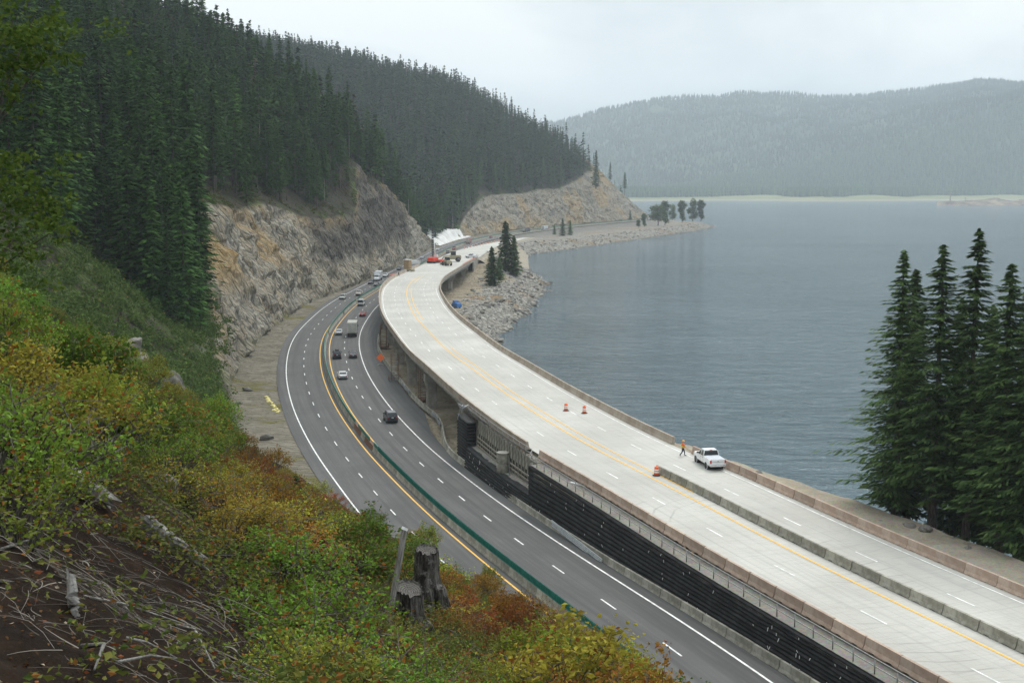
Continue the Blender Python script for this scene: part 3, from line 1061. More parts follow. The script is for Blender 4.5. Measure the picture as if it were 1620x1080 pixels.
# gravel embankment that carries the concrete road
def emb(y0, y1, wl, wr, sl, name):
    S = np.arange(DECK.sy(y0), DECK.sy(y1), 2.0)
    prof_n = []
    V, Fz = [], []
    us = np.r_[-1.0, np.linspace(0, 1, 12), np.linspace(1.05, 2, 30)]
    for s in S:
        yy = float(np.interp(s, DECK.S, DECK.Q[:, 1]))
        zc = float(zdeck(yy)) - .05
        L_ = wl(yy); R_ = wr(yy)
        for u in us:
            if u < 0: d, z_ = L_ - .05, zc - 7.5
            elif u <= 1: d, z_ = L_ + (R_ - L_) * u, zc - .28 * (u > .001) * smooth(u, .9, 1.0) - (.35 if u < .01 else 0)
            else: d, z_ = R_ + (u - 1) * 20 / sl, zc - .28 - (u - 1) * 20
            V.append((*DECK.at(s, d), z_))
    V = np.array(V)
    nz = fbm(V / np.array([1.7, 1.7, 1.7]), 4, 77) - .5
    uu = np.tile(us, len(S))
    V[:, 2] += nz * np.where(uu > .75, 1.3, .12) * np.clip((uu - .72) * 6, .1, 1)
    V[:, 2] = np.where((uu >= 0) & (uu < .7), np.minimum(V[:, 2], V[:, 2]), V[:, 2])
    return tag(link(name, npmesh(name, V, gridF(len(S), len(us), flip=True), [M['dust']])), kind='structure')


LEDGE = lambda y: float(tab(y, [(0, -10.15), (96, -10.15), (146, -10.15), (147.5, -8.1), (172, -8.1), (400, -8.2)]))
def RWID(y): return float(tab(y, [(0, 19), (100, 18.6), (123, 16.7), (137, 14.4), (148, 13.2), (158, 11.3), (172, 11)]))


emb(-30, 172, LEDGE, RWID, .62, 'embankment')
emb(556, 965, lambda y: -8.6 + 3 * float(smooth(y, 700, 960)), lambda y: float(tab(y, [(0, 11.5), (640, 11.5), (835, 6), (960, 4)])), .62, 'far_embankment')
# the embankment crest sits just under the paving
for o in bpy.data.objects:
    if o.name.endswith('embankment'): o.location.z = -.22
# ================================================================== BARRIERS
def jersey(L, h, w, notch=True):
    st = [-L / 2, -L / 2 + .04]
    nz = []
    if notch:
        for c in (-L * .25, L * .25): nz += [(c - .32, 0), (c - .3, .085), (c + .3, .085), (c + .32, 0)]
    ys = [(-L / 2 + .03, 0)] + nz + [(L / 2 - .03, 0)]
    rings = []
    for y, zb in ys:
        rings.append([(-w, y, zb), (-w, y, max(.08, zb + .01)), (-w * .62, y, .33), (-w * .36, y, h - .02), (-w * .3, y, h), (w * .3, y, h), (w * .36, y, h - .02), (w * .62, y, .33), (w, y, max(.08, zb + .01)), (w, y, zb)])
    return MB().loft(rings)


JP = jersey(3.8, .92, .34).mesh('precast_barrier', M['pink_conc'])
JG = jersey(3.8, .84, .31).mesh('precast_barrier', M['grey_conc'])
JM = jersey(3.8, .80, .31, False).mesh('median_barrier', M['grey_conc'])
JR = jersey(3.8, .80, .31, False).mesh('median_barrier', M['rust'])
b = MB()
b.box((0, 0, .83), (.2, 3.78, .05), 0)
for k in range(13):
    b.box((0, -1.75 + k * .292, 1.12), (.24, .03, .58), 0, Matrix.Rotation(.5, 3, 'Z'))
GS1 = b.mesh('glare_screen', M['green'])
b = MB()
b.box((0, 0, 1.1), (.09, 3.79, .6), 0)
b.box((0, 0, 1.41), (.14, 3.79, .04), 0)
GS2 = b.mesh('glare_screen', M['green'])


def row(path, zf, d, s0, s1, me, name, label, cat, group, pitch=3.84, first=None, last=None):
    n = int((s1 - s0) / pitch)
    out = []
    for k in range(n):
        s = s0 + (k + .5) * pitch
        dd = d if not callable(d) else float(d(s))
        q = path.at(s, dd)
        h = path.head(s)
        if callable(d):
            q0, q1 = path.at(s - 1.5, float(d(s - 1.5))), path.at(s + 1.5, float(d(s + 1.5)))
            h = math.atan2(-(q1[0] - q0[0]), q1[1] - q0[1])
        yc = float(np.interp(s, path.S, path.Q[:, 1]))
        y2 = float(np.interp(s + 2, path.S, path.Q[:, 1]))
        o = link(name, me[k % len(me)] if isinstance(me, list) else me, None, (q[0] + random.uniform(-.02, .02), q[1], float(zf(yc)) + .005))
        o.rotation_euler = (math.atan2(float(zf(y2)) - float(zf(yc)), 2.0), 0, h + random.uniform(-.008, .008))
        lb = label
        if first and k == 0: lb = first
        if last and k == n - 1: lb = last
        tag(o, lb, cat, group)
        out.append(o)
    return out


row(DECK, zdeck, -8.05, DECK.sy(72), DECK.sy(150.5), JP, 'precast_barrier', 'pinkish concrete barrier section in the row between the pale concrete lanes and the gravel walkway', 'barrier', 'pink barriers along the walkway side',
    last='pinkish concrete barrier section beside the gap where the viaduct parapet ends on the walkway side')
row(DECK, zdeck, 10.25, DECK.sy(72), DECK.sy(146), JP, 'precast_barrier', 'pinkish concrete barrier section in the row between the pale concrete lanes and the lakeside gravel', 'barrier', 'pink barriers along the lake side',
    last='pinkish concrete barrier section of the lakeside row next to the white pickup')
row(DECK, zdeck, 1.75, DECK.sy(72), DECK.sy(137.5), JG, 'precast_barrier', 'mossy grey concrete barrier section in the row down the middle of the pale concrete road', 'barrier', 'grey barriers in the middle of the concrete road',
    last='grey concrete barrier section in the middle of the concrete road, right behind an orange drum')
row(RBP, zlow, .34, RBP.sy(70), RBP.sy(330), JG, 'precast_barrier', 'grey concrete barrier section in the row along the right shoulder of the dark highway', 'barrier', 'grey barriers along the right shoulder of the dark highway')
brown = [LOW.sd(*low_at(px, py)[:2])[0] for px, py in ((562, 690), (570, 700), (577, 710), (553, 677), (524, 530), (552, 497), (572, 474))]
s0 = LOW.sy(70)
i_far = 0
for k in range(int((LOW.sy(430) - s0) / 3.84)):
    s = s0 + (k + .5) * 3.84
    rusty = any(abs(s - q) < 2 for q in brown)
    yc = float(np.interp(s, LOW.S, LOW.Q[:, 1]))
    y2 = float(np.interp(s + 2, LOW.S, LOW.Q[:, 1]))
    o = link('median_barrier', JR if rusty else JM, None, (*LOW.at(s, 1.05), float(zlow(yc)) + .005))
    o.rotation_euler = (math.atan2(float(zlow(y2)) - float(zlow(yc)), 2.0), 0, LOW.head(s))
    if rusty: tag(o, 'rust brown barrier section topped with green screen between the two yellow lines', 'barrier', 'rusty median barriers')
    else: tag(o, 'grey median barrier section carrying a green glare screen between the two yellow lines', 'barrier', 'grey median barriers with glare screen')
    if not (rusty and k % 2): link('glare_screen', GS1 if yc < 180 else GS2, o)
b = MB()
b.loft(sweep(LOW, zlow, [(.74, 0), (.9, .8), (1.2, .8), (1.36, 0)], LOW.sy(430), LOW.L - 10, 6))
b.loft(sweep(LOW, zlow, [(1.0, .8), (1.0, 1.4), (1.1, 1.4), (1.1, .8)], LOW.sy(430), LOW.L - 10, 6), 1)
tag(b.build('median_barrier_run', [M['grey_conc'], M['green']]), kind='stuff')
# low barriers on the outer edge of the far highway
b = MB().loft(sweep(LOW, zlow, [(10.4, 0), (10.5, .8), (10.8, .8), (10.9, 0)], LOW.sy(960), LOW.L - 30, 6))
tag(b.build('roadside_barrier', M['grey_conc']), 'long pale concrete barrier on the lake side of the distant highway', 'barrier')

def rock_mesh(seed, sub=4):
    bm = bmesh.new()
    bmesh.ops.create_icosphere(bm, subdivisions=sub, radius=1)
    P = np.array([v.co[:] for v in bm.verts])
    n1 = fbm(P * 1.1 + seed * 7.3, 2, seed)
    st_ = np.floor(n1 * 7) / 7
    n2 = fbm(P * 3.5 + seed, 4, seed + 3)
    k = .62 + .5 * st_ + .25 * n1 + .22 * (n2 - .5)
    for v, q in zip(bm.verts, P * k[:, None]): v.co = q
    me = bpy.data.meshes.new('rock')
    bm.to_mesh(me)
    bm.free()
    me.materials.append(M['boulder'])
    return me


ROCKS = [rock_mesh(i) for i in range(5)]


def rock(name, loc, s, i, label, cat):
    o = link(name, ROCKS[i % 5], None, loc)
    o.scale = s
    o.rotation_euler = (.2 * i, .1, i * 1.3)
    return tag(o, label, cat)


# ================================================================== FABRIC RETAINING WALL
def wall_rows(name, S, basef, topf, nlay, bulge, parent=None, mats=None):
    V = []
    npf = 7
    for s in S:
        (bx, by, bz), (tx, ty, tz) = basef(s), topf(s)
        nx, ny = -(LOWN(s))
        for i in range(nlay):
            for k in range(npf):
                f = (i + k / npf) / nlay
                off = bulge * (math.sin(PI * k / npf) ** .7) * (.75 + .5 * _h(int(s * .35), i, 3, 5)) + .10 * (vnoise([[s * .9, i * 3.1, .5]], 8)[0] - .5)
                V.append((bx + (tx - bx) * f + nx * off, by + (ty - by) * f + ny * off, bz + (tz - bz) * f))
        V.append((tx, ty, tz))
        V.append((tx - nx * .9, ty - ny * .9, tz - .02))
    m = nlay * npf + 2
    return link(name, npmesh(name, V, gridF(len(S), m), [M['fabric']], sm=True), parent)


def LOWN(s):
    h = DECK.head(s)
    return np.array([math.cos(h), math.sin(h)])


def wall_base(s):
    x, y = DECK.at(s, -10.25)
    rs, rd = RBP.sd(x, y)
    q = RBP.at(rs, min(.95, rd - .1))
    return (q[0], q[1], float(zlow(q[1])) - .1)


def wall_top(s): return (*DECK.at(s, -10.05), float(zdeck(0)) - .38)
def low_top(s):
    q = wall_base(s)
    n = LOWN(s)
    return (q[0] + n[0] * .35, q[1] + n[1] * .35, zlow(q[1]) + float(tab(DECK.at(s)[1], [(140, 1.8), (174, 2.9)])))


wl = empty('fabric_wall', (*DECK.at(DECK.sy(120), -10.2), 0))
tag(wl, 'long black fabric wrapped retaining wall in bulging layers between highway and concrete road', 'retaining wall')
wl.location = (0, 0, 0)
wall_rows('full_face', np.arange(DECK.sy(70), DECK.sy(146), .8), wall_base, wall_top, 10, .2, wl)
wall_rows('low_face', np.arange(DECK.sy(146), DECK.sy(175), .8), wall_base, low_top, 7, .18, wl)
# end block of wrapped layers
b = MB()
sA, sB = DECK.sy(174.4), DECK.sy(181)
for i in range(15):
    z0 = 5.3 + i * .46
    for (zz_, ins) in ((0, .16), (.12, .02), (.33, .0), (.46, .15)):
        pass
    rings = []
    for zz_, ins in ((0, .18), (.1, .03), (.24, -.02), (.37, .03), (.46, .18)):
        qa = []
        wb = wall_base((sA + sB) / 2)
        _, dl = DECK.sd(wb[0], wb[1])
        dl = dl + .3
        for s, d in ((sA + ins, dl + ins), (sA + ins, -8.75), (sB, -8.75), (sB, dl + ins)):
            qa.append((*DECK.at(s, d), z0 + zz_))
        rings.append(qa)
    b.loft(rings, 0, True)
b.build('end_block', M['fabric'], wl)
# end face of the high wall
b = MB()
for i in range(10):
    s = DECK.sy(146)
    wb, wt = wall_base(s), wall_top(s)
    z0, z1 = wb[2] + (wt[2] - wb[2]) * i / 10, wb[2] + (wt[2] - wb[2]) * (i + 1) / 10
    x0, x1 = DECK.sd(wb[0], wb[1])[1], -8.9
    b.loft([[(*DECK.at(s + q, x0 + .1), z0), (*DECK.at(s + q, x1), z0), (*DECK.at(s + q, x1), z1 - .04), (*DECK.at(s + q, x0 + .12), z1 - .04)] for q in (-.5, .25)], 0)
b.build('end_face', M['fabric'], wl)
b = MB()
for k in range(75):
    s = random.uniform(DECK.sy(84), DECK.sy(172))
    f = random.choice([.2, .3, .4, .5, .6, .7, .8, .9])
    wb, wt = wall_base(s), (wall_top(s) if s < DECK.sy(146) else low_top(s))
    n = -LOWN(s)
    p = [wb[i] + (wt[i] - wb[i]) * f for i in range(3)]
    b.box((p[0] + n[0] * .26, p[1] + n[1] * .26, p[2]), (.035, .05, random.uniform(.12, .32)), 0, Matrix.Rotation(random.uniform(-.5, .5), 3, 'Y'))
o = b.build('tie_tag', M['white_tape'], wl)
o['kind'] = 'stuff'
# bench behind the low wall
V = []
SS = np.arange(DECK.sy(145.8), DECK.sy(175), 1.0)
for s in SS:
    q = low_top(s)
    d0_ = DECK.sd(q[0], q[1])[1]
    for u in np.linspace(0, 1, 8):
        p = DECK.at(s, d0_ + .1 + u * (-8.35 - d0_ - .1))
        V.append((*p, q[2] - .06 + .3 * u * u + .12 * (vnoise([[s * .8, u * 5, 2]], 3)[0] - .5)))
tag(link('gravel_bench', npmesh('gravel_bench', V, gridF(len(SS), 8, flip=True), [M['gravel']], sm=True)), kind='structure')
# gravel walkway along the wall head
P1, F1, U1 = ribbon(DECK, zdeck, -10.1, -7.72, DECK.sy(70), DECK.sy(146), 2, 4, -.30)
tag(link('gravel_walkway', npmesh('gravel_walkway', P1, F1, [M['gravel']])), kind='structure')

M['shadow_soil'] = mottled('shaded_fill', (.07, .062, .05), (.12, .108, .088), 1.5, .95, kind='pos')  # earth fill with the shade behind the walers darkened into its colour
# facing panels above the bench
fw = empty('formwork_wall')
tag(fw, 'row of grey facing panels with timber walers under the pink barriers above the gravel bench', 'panel wall')
s = DECK.sy(148)
k = 0
while s < DECK.sy(174):
    h = DECK.head(s)
    q = DECK.at(s, -8.45)
    zt = 12.5 + random.uniform(-.05, .05)
    MB().box((0, 0, 0), (.16, 1.16, 1.75), 0).build('panel', M['grey_conc'], fw, (*q, zt - .875), h)
    MB().box((0, 0, 0), (.1, .1, 3.9), 0).build('soldier_beam', M['grey_conc'], fw, (*DECK.at(s + .62, -8.6), 10.7), h)
    s += 1.24
M['wood_pale'] = mottled('pale_timber', (.20, .18, .14), (.32, .29, .24), 3, .9, kind='pos')
for zz_ in (9.0, 9.6, 10.2):
    MB().loft(sweep(DECK, lambda y: np.asarray(y) * 0 + zz_, [(-8.78, -.1), (-8.78, .1), (-8.66, .1), (-8.66, -.1)], DECK.sy(148), DECK.sy(174), 2)).build('waler', M['wood_pale'], fw)
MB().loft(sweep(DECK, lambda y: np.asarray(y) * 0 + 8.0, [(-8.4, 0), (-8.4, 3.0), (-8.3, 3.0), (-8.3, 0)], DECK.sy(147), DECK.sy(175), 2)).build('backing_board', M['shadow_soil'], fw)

# concrete manhole rings on the bench
q = DECK.at(DECK.sy(158.5), -9.35)
pz = low_top(DECK.sy(158.5))[2] - .05
cp = empty('concrete_pipe', (*q, pz))
tag(cp, 'grey concrete manhole of two stacked rings with a lid standing on the gravel bench', 'manhole')
for k in range(2):
    MB().lathe([(.78, .0), (.8, .03), (.8, 1.2), (.77, 1.24)], 28).build('ring', M['grey_conc'], cp, (0, 0, k * 1.25))
MB().lathe([(.86, 0), (.86, .1), (.7, .14)], 28).build('lid', M['pale_conc'], cp, (0, 0, 2.5))
b = MB().tube([(q[0] + .9, q[1] - 2.2, pz + .05), (q[0] + .75, q[1] - .75, pz + 2.0)], .05, 5)
tag(b.build('timber_prop', M['wood_grey']), 'slanting grey timber prop leaning beside the stacked concrete manhole', 'prop')

# handrail on the wall head
hr = empty('handrail')
tag(hr, 'long grey two rail steel handrail on the walkway above the black fabric wall', 'handrail')
def rail_d(s): return -9.85 if s < DECK.sy(147) else -8.75
for zz_, r_ in ((.55, .04), (1.08, .045)):
    pts = [(*DECK.at(s, rail_d(s)), 12.68 + zz_) for s in np.arange(DECK.sy(72), DECK.sy(180), 2.4)]
    MB().tube(pts, r_, 5).build('rail', M['steel'], hr)
for s in np.arange(DECK.sy(72), DECK.sy(180), 2.4):
    bb = MB().tube([(0, 0, 0), (0, 0, 1.08)], .05, 5)
    bb.box((.12, 0, .02), (.5, .16, .04), 0)
    bb.build('post', M['steel'], hr, (*DECK.at(s, rail_d(s)), 12.62), DECK.head(s))
for k in range(5):
    b = MB().tube([(0, 0, 0), (random.uniform(.4, 1), random.uniform(-.4, .4), random.uniform(1.2, 2)), (random.uniform(.6, 1.6), random.uniform(-.6, .6), random.uniform(1.6, 2.4))], .05, 5)
    b.build('loose_strut', M['galv'], hr, (*DECK.at(DECK.sy(178.5) + k * .5, -10.5 + k * .3), 11.9), k * .7)

# long galvanised beams stored behind the roadside barrier
gb = empty('guardrail_stack', (*RBP.at(RBP.sy(125), .3), float(zlow(125))))
tag(gb, 'stack of galvanised guardrail beams lying along the concrete barrier below the black wall', 'guardrail')
h = RBP.head(RBP.sy(124))
gb.rotation_euler = (0, 0, h)
for k in range(4):
    MB().loft([[(-.38 + .02 * k, y, .25 + k * .19), (-.44, y, .3 + k * .19), (-.38, y, .36 + k * .19), (-.34, y, .36 + k * .19), (-.34, y, .25 + k * .19)] for y in (-7.5, -4, 0, 4, 7.5)]).build('beam', M['galv'], gb)
for yq, lb in ((240, 'bent galvanised guardrail panel on the barrier beside the tall piers of the viaduct'), (206, 'curled silver guardrail panel on the barrier bend beside the black end block')):
    f0 = empty('bent_guardrail', (0, 0, 0))
    tag(f0, lb, 'guardrail')
    for zz_ in (.55, .85):
        MB().loft([[(*RBP.at(RBP.sy(yq) + t, -.12 + .12 * math.sin(t * 1.1)), float(zlow(yq)) + zz_ + c) for c in (-.14, .14)] + [(*RBP.at(RBP.sy(yq) + t, -.02 + .12 * math.sin(t * 1.1)), float(zlow(yq)) + zz_ + c) for c in (.14, -.14)] for t in np.arange(-6, 6.1, 1.0)]).build('beam', M['galv'], f0)

# stair towers beside the piers
def stair_tower(x, y, z, h, rz, label):
    t = empty('stair_tower', (x, y, z), rz)
    tag(t, label, 'scaffold tower', 'scaffold stair towers under the viaduct')
    b = MB()
    for sx in (-.7, .7):
        for sy in (-1.1, 1.1): b.tube([(sx, sy, 0), (sx, sy, h)], .05, 5)
    for k in range(int(h / 1.0) + 1):
        zz_ = min(k * 1.0, h)
        for sx in (-.7, .7): b.tube([(sx, -1.1, zz_), (sx, 1.1, zz_)], .03, 4)
        for sy in (-1.1, 1.1): b.tube([(-.7, sy, zz_), (.7, sy, zz_)], .03, 4)
    b.build('frame', M['rust'], t)
    b = MB()
    for k in range(int(h / 2)):
        a, c = (-1.0, 1.0) if k % 2 == 0 else (1.0, -1.0)
        for j in range(8): b.box((.3 * (-1 if k % 2 else 1), a + (c - a) * j / 7, k * 2 + .2 + j * .26), (.55, .24, .04), 0)
    b.build('stair', M['steel'], t)
    b = MB()
    b.box((0, 0, .45), (2.4, 3.2, .08), 0)
    for sx in (-1.2, 1.2): b.tube([(sx, -1.6, 1.4), (sx, 1.6, 1.4)], .04, 4)
    for sy in (-1.6, 1.6): b.tube([(-1.2, sy, 1.4), (1.2, sy, 1.4)], .04, 4)
    for sx in (-1.2, 1.2):
        for sy in (-1.6, 0, 1.6): b.tube([(sx, sy, .45), (sx, sy, 1.4)], .04, 4)
    b.build('platform', M['rust'], t)


for (px, py, lb) in ((670, 634, 'rusty scaffold stair tower beside the second tall pier from the black wall'), (625, 606, 'rusty scaffold stair tower beside the third pier, behind the orange diamond sign'), (607, 551, 'small rusty scaffold stair tower deep under the curving viaduct')):
    q = at_z(px, py, 5.0)
    stair_tower(q[0], q[1], 4.95, 6.0, DECK.head(DECK.sy(q[1])), lb)

# ================================================================== TRAFFIC
def wheel(r, wd, parent, x, y):
    o = MB().lathe([(r * .6, -wd / 2), (r * .93, -wd / 2), (r, -wd / 2 + .04), (r, wd / 2 - .04), (r * .93, wd / 2), (r * .6, wd / 2)], 20, (0, 0, 0), 'x').build('wheel', M['rubber'], parent, (x, y, r))
    sx = 1 if x > 0 else -1
    MB().lathe([(r * .62, -.02), (r * .58, .03), (r * .2, .05), (.02, .05)][::1], 12, (sx * (wd / 2 - .02), 0, 0), 'x').build('rim', M['rim'], o)
    return o


def ring(y, zb, zt, wb, wt=None, r=.08):
    wt = wt or wb * .93
    zm = zb + (zt - zb) * .55
    return [(-wb + .1, y, zb), (-wb, y, zb + .12), (-wb * 1.0, y, zm), (-wt, y, zt - r), (-wt + r * 1.3, y, zt), (wt - r * 1.3, y, zt), (wt, y, zt - r), (wb * 1.0, y, zm), (wb, y, zb + .12), (wb - .1, y, zb)]


def cab(mb, sts, mi=0):
    mb.loft([[(-wb, y, zb), (-wt, yt, zt), (wt, yt, zt), (wb, y, zb)] for y, yt, zb, zt, wb, wt in sts], mi)


def make_car(kind):
    """local frame: +Y forward, origin on the road under the middle"""
    t = empty('car')
    P_ = {'sedan': dict(L=4.7, W=.9, zb=.22, hood=.92, belt=.98, trunk=1.02, roof=1.44, wr=.33, wy=(1.42, -1.36)),
          'suv': dict(L=4.75, W=.95, zb=.3, hood=1.08, belt=1.15, trunk=1.15, roof=1.78, wr=.37, wy=(1.4, -1.4)),
          'van': dict(L=5.4, W=1.0, zb=.3, hood=1.15, belt=1.22, trunk=1.22, roof=2.1, wr=.36, wy=(1.75, -1.6)),
          'pickup': dict(L=5.85, W=1.0, zb=.48, hood=1.26, belt=1.3, trunk=1.34, roof=1.93, wr=.42, wy=(1.92, -1.68))}[kind]
    L, W, zb = P_['L'], P_['W'], P_['zb']
    h = L / 2
    b = MB()
    if kind == 'sedan':
        sts = [(-h, .42, .86, .72), (-h + .08, .3, P_['trunk'] - .04, .84), (-h + .5, zb, P_['trunk'], W), (-.9, zb, P_['belt'], W), (.8, zb, P_['belt'], W), (1.1, zb, .96, W), (h - .5, zb, P_['hood'] - .08, W), (h - .1, .28, .74, .84), (h, .4, .64, .7)]
    elif kind == 'pickup':
        sts = [(-h, .62, 1.33, .95), (-h + .06, .5, P_['trunk'], .985), (-.62, zb, P_['trunk'], W), (-.6, zb, P_['belt'], W), (1.15, zb, P_['belt'], W), (1.3, zb, P_['hood'], W), (h - .35, zb, P_['hood'] - .06, .985), (h - .06, .5, 1.14, .94), (h, .6, 1.06, .88)]
    else:
        sts = [(-h, .45, P_['belt'] - .02, .84), (-h + .08, .34, P_['belt'], .92), (-h + .4, zb, P_['belt'], W), (1.0, zb, P_['belt'], W), (1.25, zb, P_['hood'], W), (h - .4, zb, P_['hood'] - .1, W), (h - .06, .3, .86, .88), (h, .42, .76, .78)]
    b.loft([ring(y, z0, z1, w_) for y, z0, z1, w_ in sts], 0, False)
    body = b.build('body', M['paint'], t)
    # dark under-tray and wheel wells
    b = MB().box((0, 0, zb + .02), (W * 1.7, L * .82, .2), 0)
    for wy in P_['wy']:
        b.lathe([(P_['wr'] * 1.16, -W - .004), (P_['wr'] * 1.16, W + .004)], 18, (0, wy, P_['wr'] + .03), 'x', 0, False)
    b.build('wheel_well', M['black'], t)
    zr, bl = P_['roof'], P_['belt'] - .03
    if kind == 'sedan': yb0, yb1, yf1, yf0 = -1.75, -1.05, .35, 1.15
    elif kind == 'suv': yb0, yb1, yf1, yf0 = -h + .12, -h + .35, .55, 1.25
    elif kind == 'van': yb0, yb1, yf1, yf0 = -h + .06, -h + .16, 1.0, 1.75
    else: yb0, yb1, yf1, yf0 = -.62, -.5, .62, 1.28
    wr_ = W * .78
    b = MB()
    b.loft([[(-W * .93, yb0, bl), (-W * .93, yf0, bl), (W * .93, yf0, bl), (W * .93, yb0, bl)], [(-wr_, yb1, zr - .03), (-wr_, yf1, zr - .03), (wr_, yf1, zr - .03), (wr_, yb1, zr - .03)]])
    b.build('window', M['glass'], t)
    b = MB()
    b.loft([[(-wr_ - .02, yb1 - .02, zr - .07), (-wr_ - .02, yf1 + .03, zr - .07), (wr_ + .02, yf1 + .03, zr - .07), (wr_ + .02, yb1 - .02, zr - .07)], [(-wr_ * .88, yb1 + .08, zr + .03), (-wr_ * .88, yf1 - .1, zr + .03), (wr_ * .88, yf1 - .1, zr + .03), (wr_ * .88, yb1 + .08, zr + .03)]], 0)
    for sx in (-1, 1):
        mids = {'sedan': (-.25,), 'suv': (-1.15, .05), 'van': (-1.2, .2), 'pickup': (.32,)}[kind]
        b.tube([(sx * W * .925, yb0 + .03, bl), (sx * (wr_ + .005), yb1 + .02, zr - .05)], .055 if kind != 'sedan' else .07, 5)
        b.tube([(sx * W * .925, yf0 - .02, bl), (sx * (wr_ + .005), yf1, zr - .05)], .045, 5)
        for mm in mids: b.tube([(sx * W * .935, mm, bl), (sx * (wr_ + .008), mm - .05, zr - .05)], .045, 5)
    b.build('roof', M['paint'], t)
    lz = {'sedan': .8, 'suv': 1.0, 'van': 1.0, 'pickup': 1.08}[kind]
    for sx in (-1, 1):
        MB().box((0, 0, 0), (.2 if kind != 'pickup' else .17, .06, .16 if kind != 'pickup' else .36), 0).build('taillight', M['red_lamp'], t, (sx * (.68 if kind != 'pickup' else .86), -h + .01 - (.02 if kind == 'pickup' else 0), lz))
        MB().box((0, 0, 0), (.3, .08, .15), 0).build('headlight', M['clear_lamp'], t, (sx * .6, h - .06, lz - .18))
        MB().box((0, 0, 0), (.24, .14, .17), 0).build('mirror', M['black'] if kind != 'sedan' else M['paint'], t, (sx * (W + .08), yf0 - .28, bl + .12))
    b = MB().box((0, -h - .01, .52 if kind != 'pickup' else .62), (W * 1.72, .12, .2), 0)
    b.build('bumper', M['chrome'] if kind == 'pickup' else M['black'], t)
    MB().box((0, h - .02, .5), (W * 1.5, .1, .2), 0).build('grille', M['black'], t)
    MB().box((0, 0, 0), (.36, .02, .17), 0).build('number_plate', M['plate'], t, (0, -h - .08 if kind == 'pickup' else -h - .02, .66 if kind == 'pickup' else lz - .02))
    for wy in P_['wy']:
        for sx in (-1, 1): wheel(P_['wr'], .25, t, sx * (W - .09), wy)
    if kind == 'pickup':
        b = MB()
        b.box((0, -1.78, 1.345), (1.66, 2.1, .03), 0)
        b.build('bed_cover', M['cover'], t)
        for sx in (-1, 1):
            MB().box((0, 0, 0), (.05, .16, .04), 0).build('door_handle', M['chrome'], t, (sx * 1.0, .1, 1.12))
            MB().box((0, 0, 0), (.05, .16, .04), 0).build('door_handle', M['chrome'], t, (sx * 1.0, -.48, 1.12))
        b = MB()
        for sx in (-1, 1):
            b.box((sx * 1.003, .33, .95), (.006, .018, .6), 0)
            b.box((sx * 1.003, -.58, .95), (.006, .018, .7), 0)
        b.box((0, -h - .012, 1.05), (1.5, .01, .02), 0)
        b.build('panel_gap', M['black'], t)
        MB().box((0, 0, 0), (.3, .06, .04), 0).build('brake_light', M['red_lamp'], t, (0, -.5, 1.93))
        MB().box((0, 0, 0), (.09, .03, .11), 0).build('tailgate_badge', M['black'], t, (0, -h - .015, 1.12))
        for sx in (-1, 1):
            MB().lathe([(.47, -.03), (.5, 0), (.47, .03)], 20, (0, 0, 0), 'x').build('arch_flare', M['paint'], t, (sx * .985, 1.92, .45))
            MB().lathe([(.47, -.03), (.5, 0), (.47, .03)], 20, (0, 0, 0), 'x').build('arch_flare', M['paint'], t, (sx * .985, -1.68, .45))
    return t


M['cover'] = mottled('tonneau_cover', (.42, .45, .5), (.5, .53, .58), 2, .5)


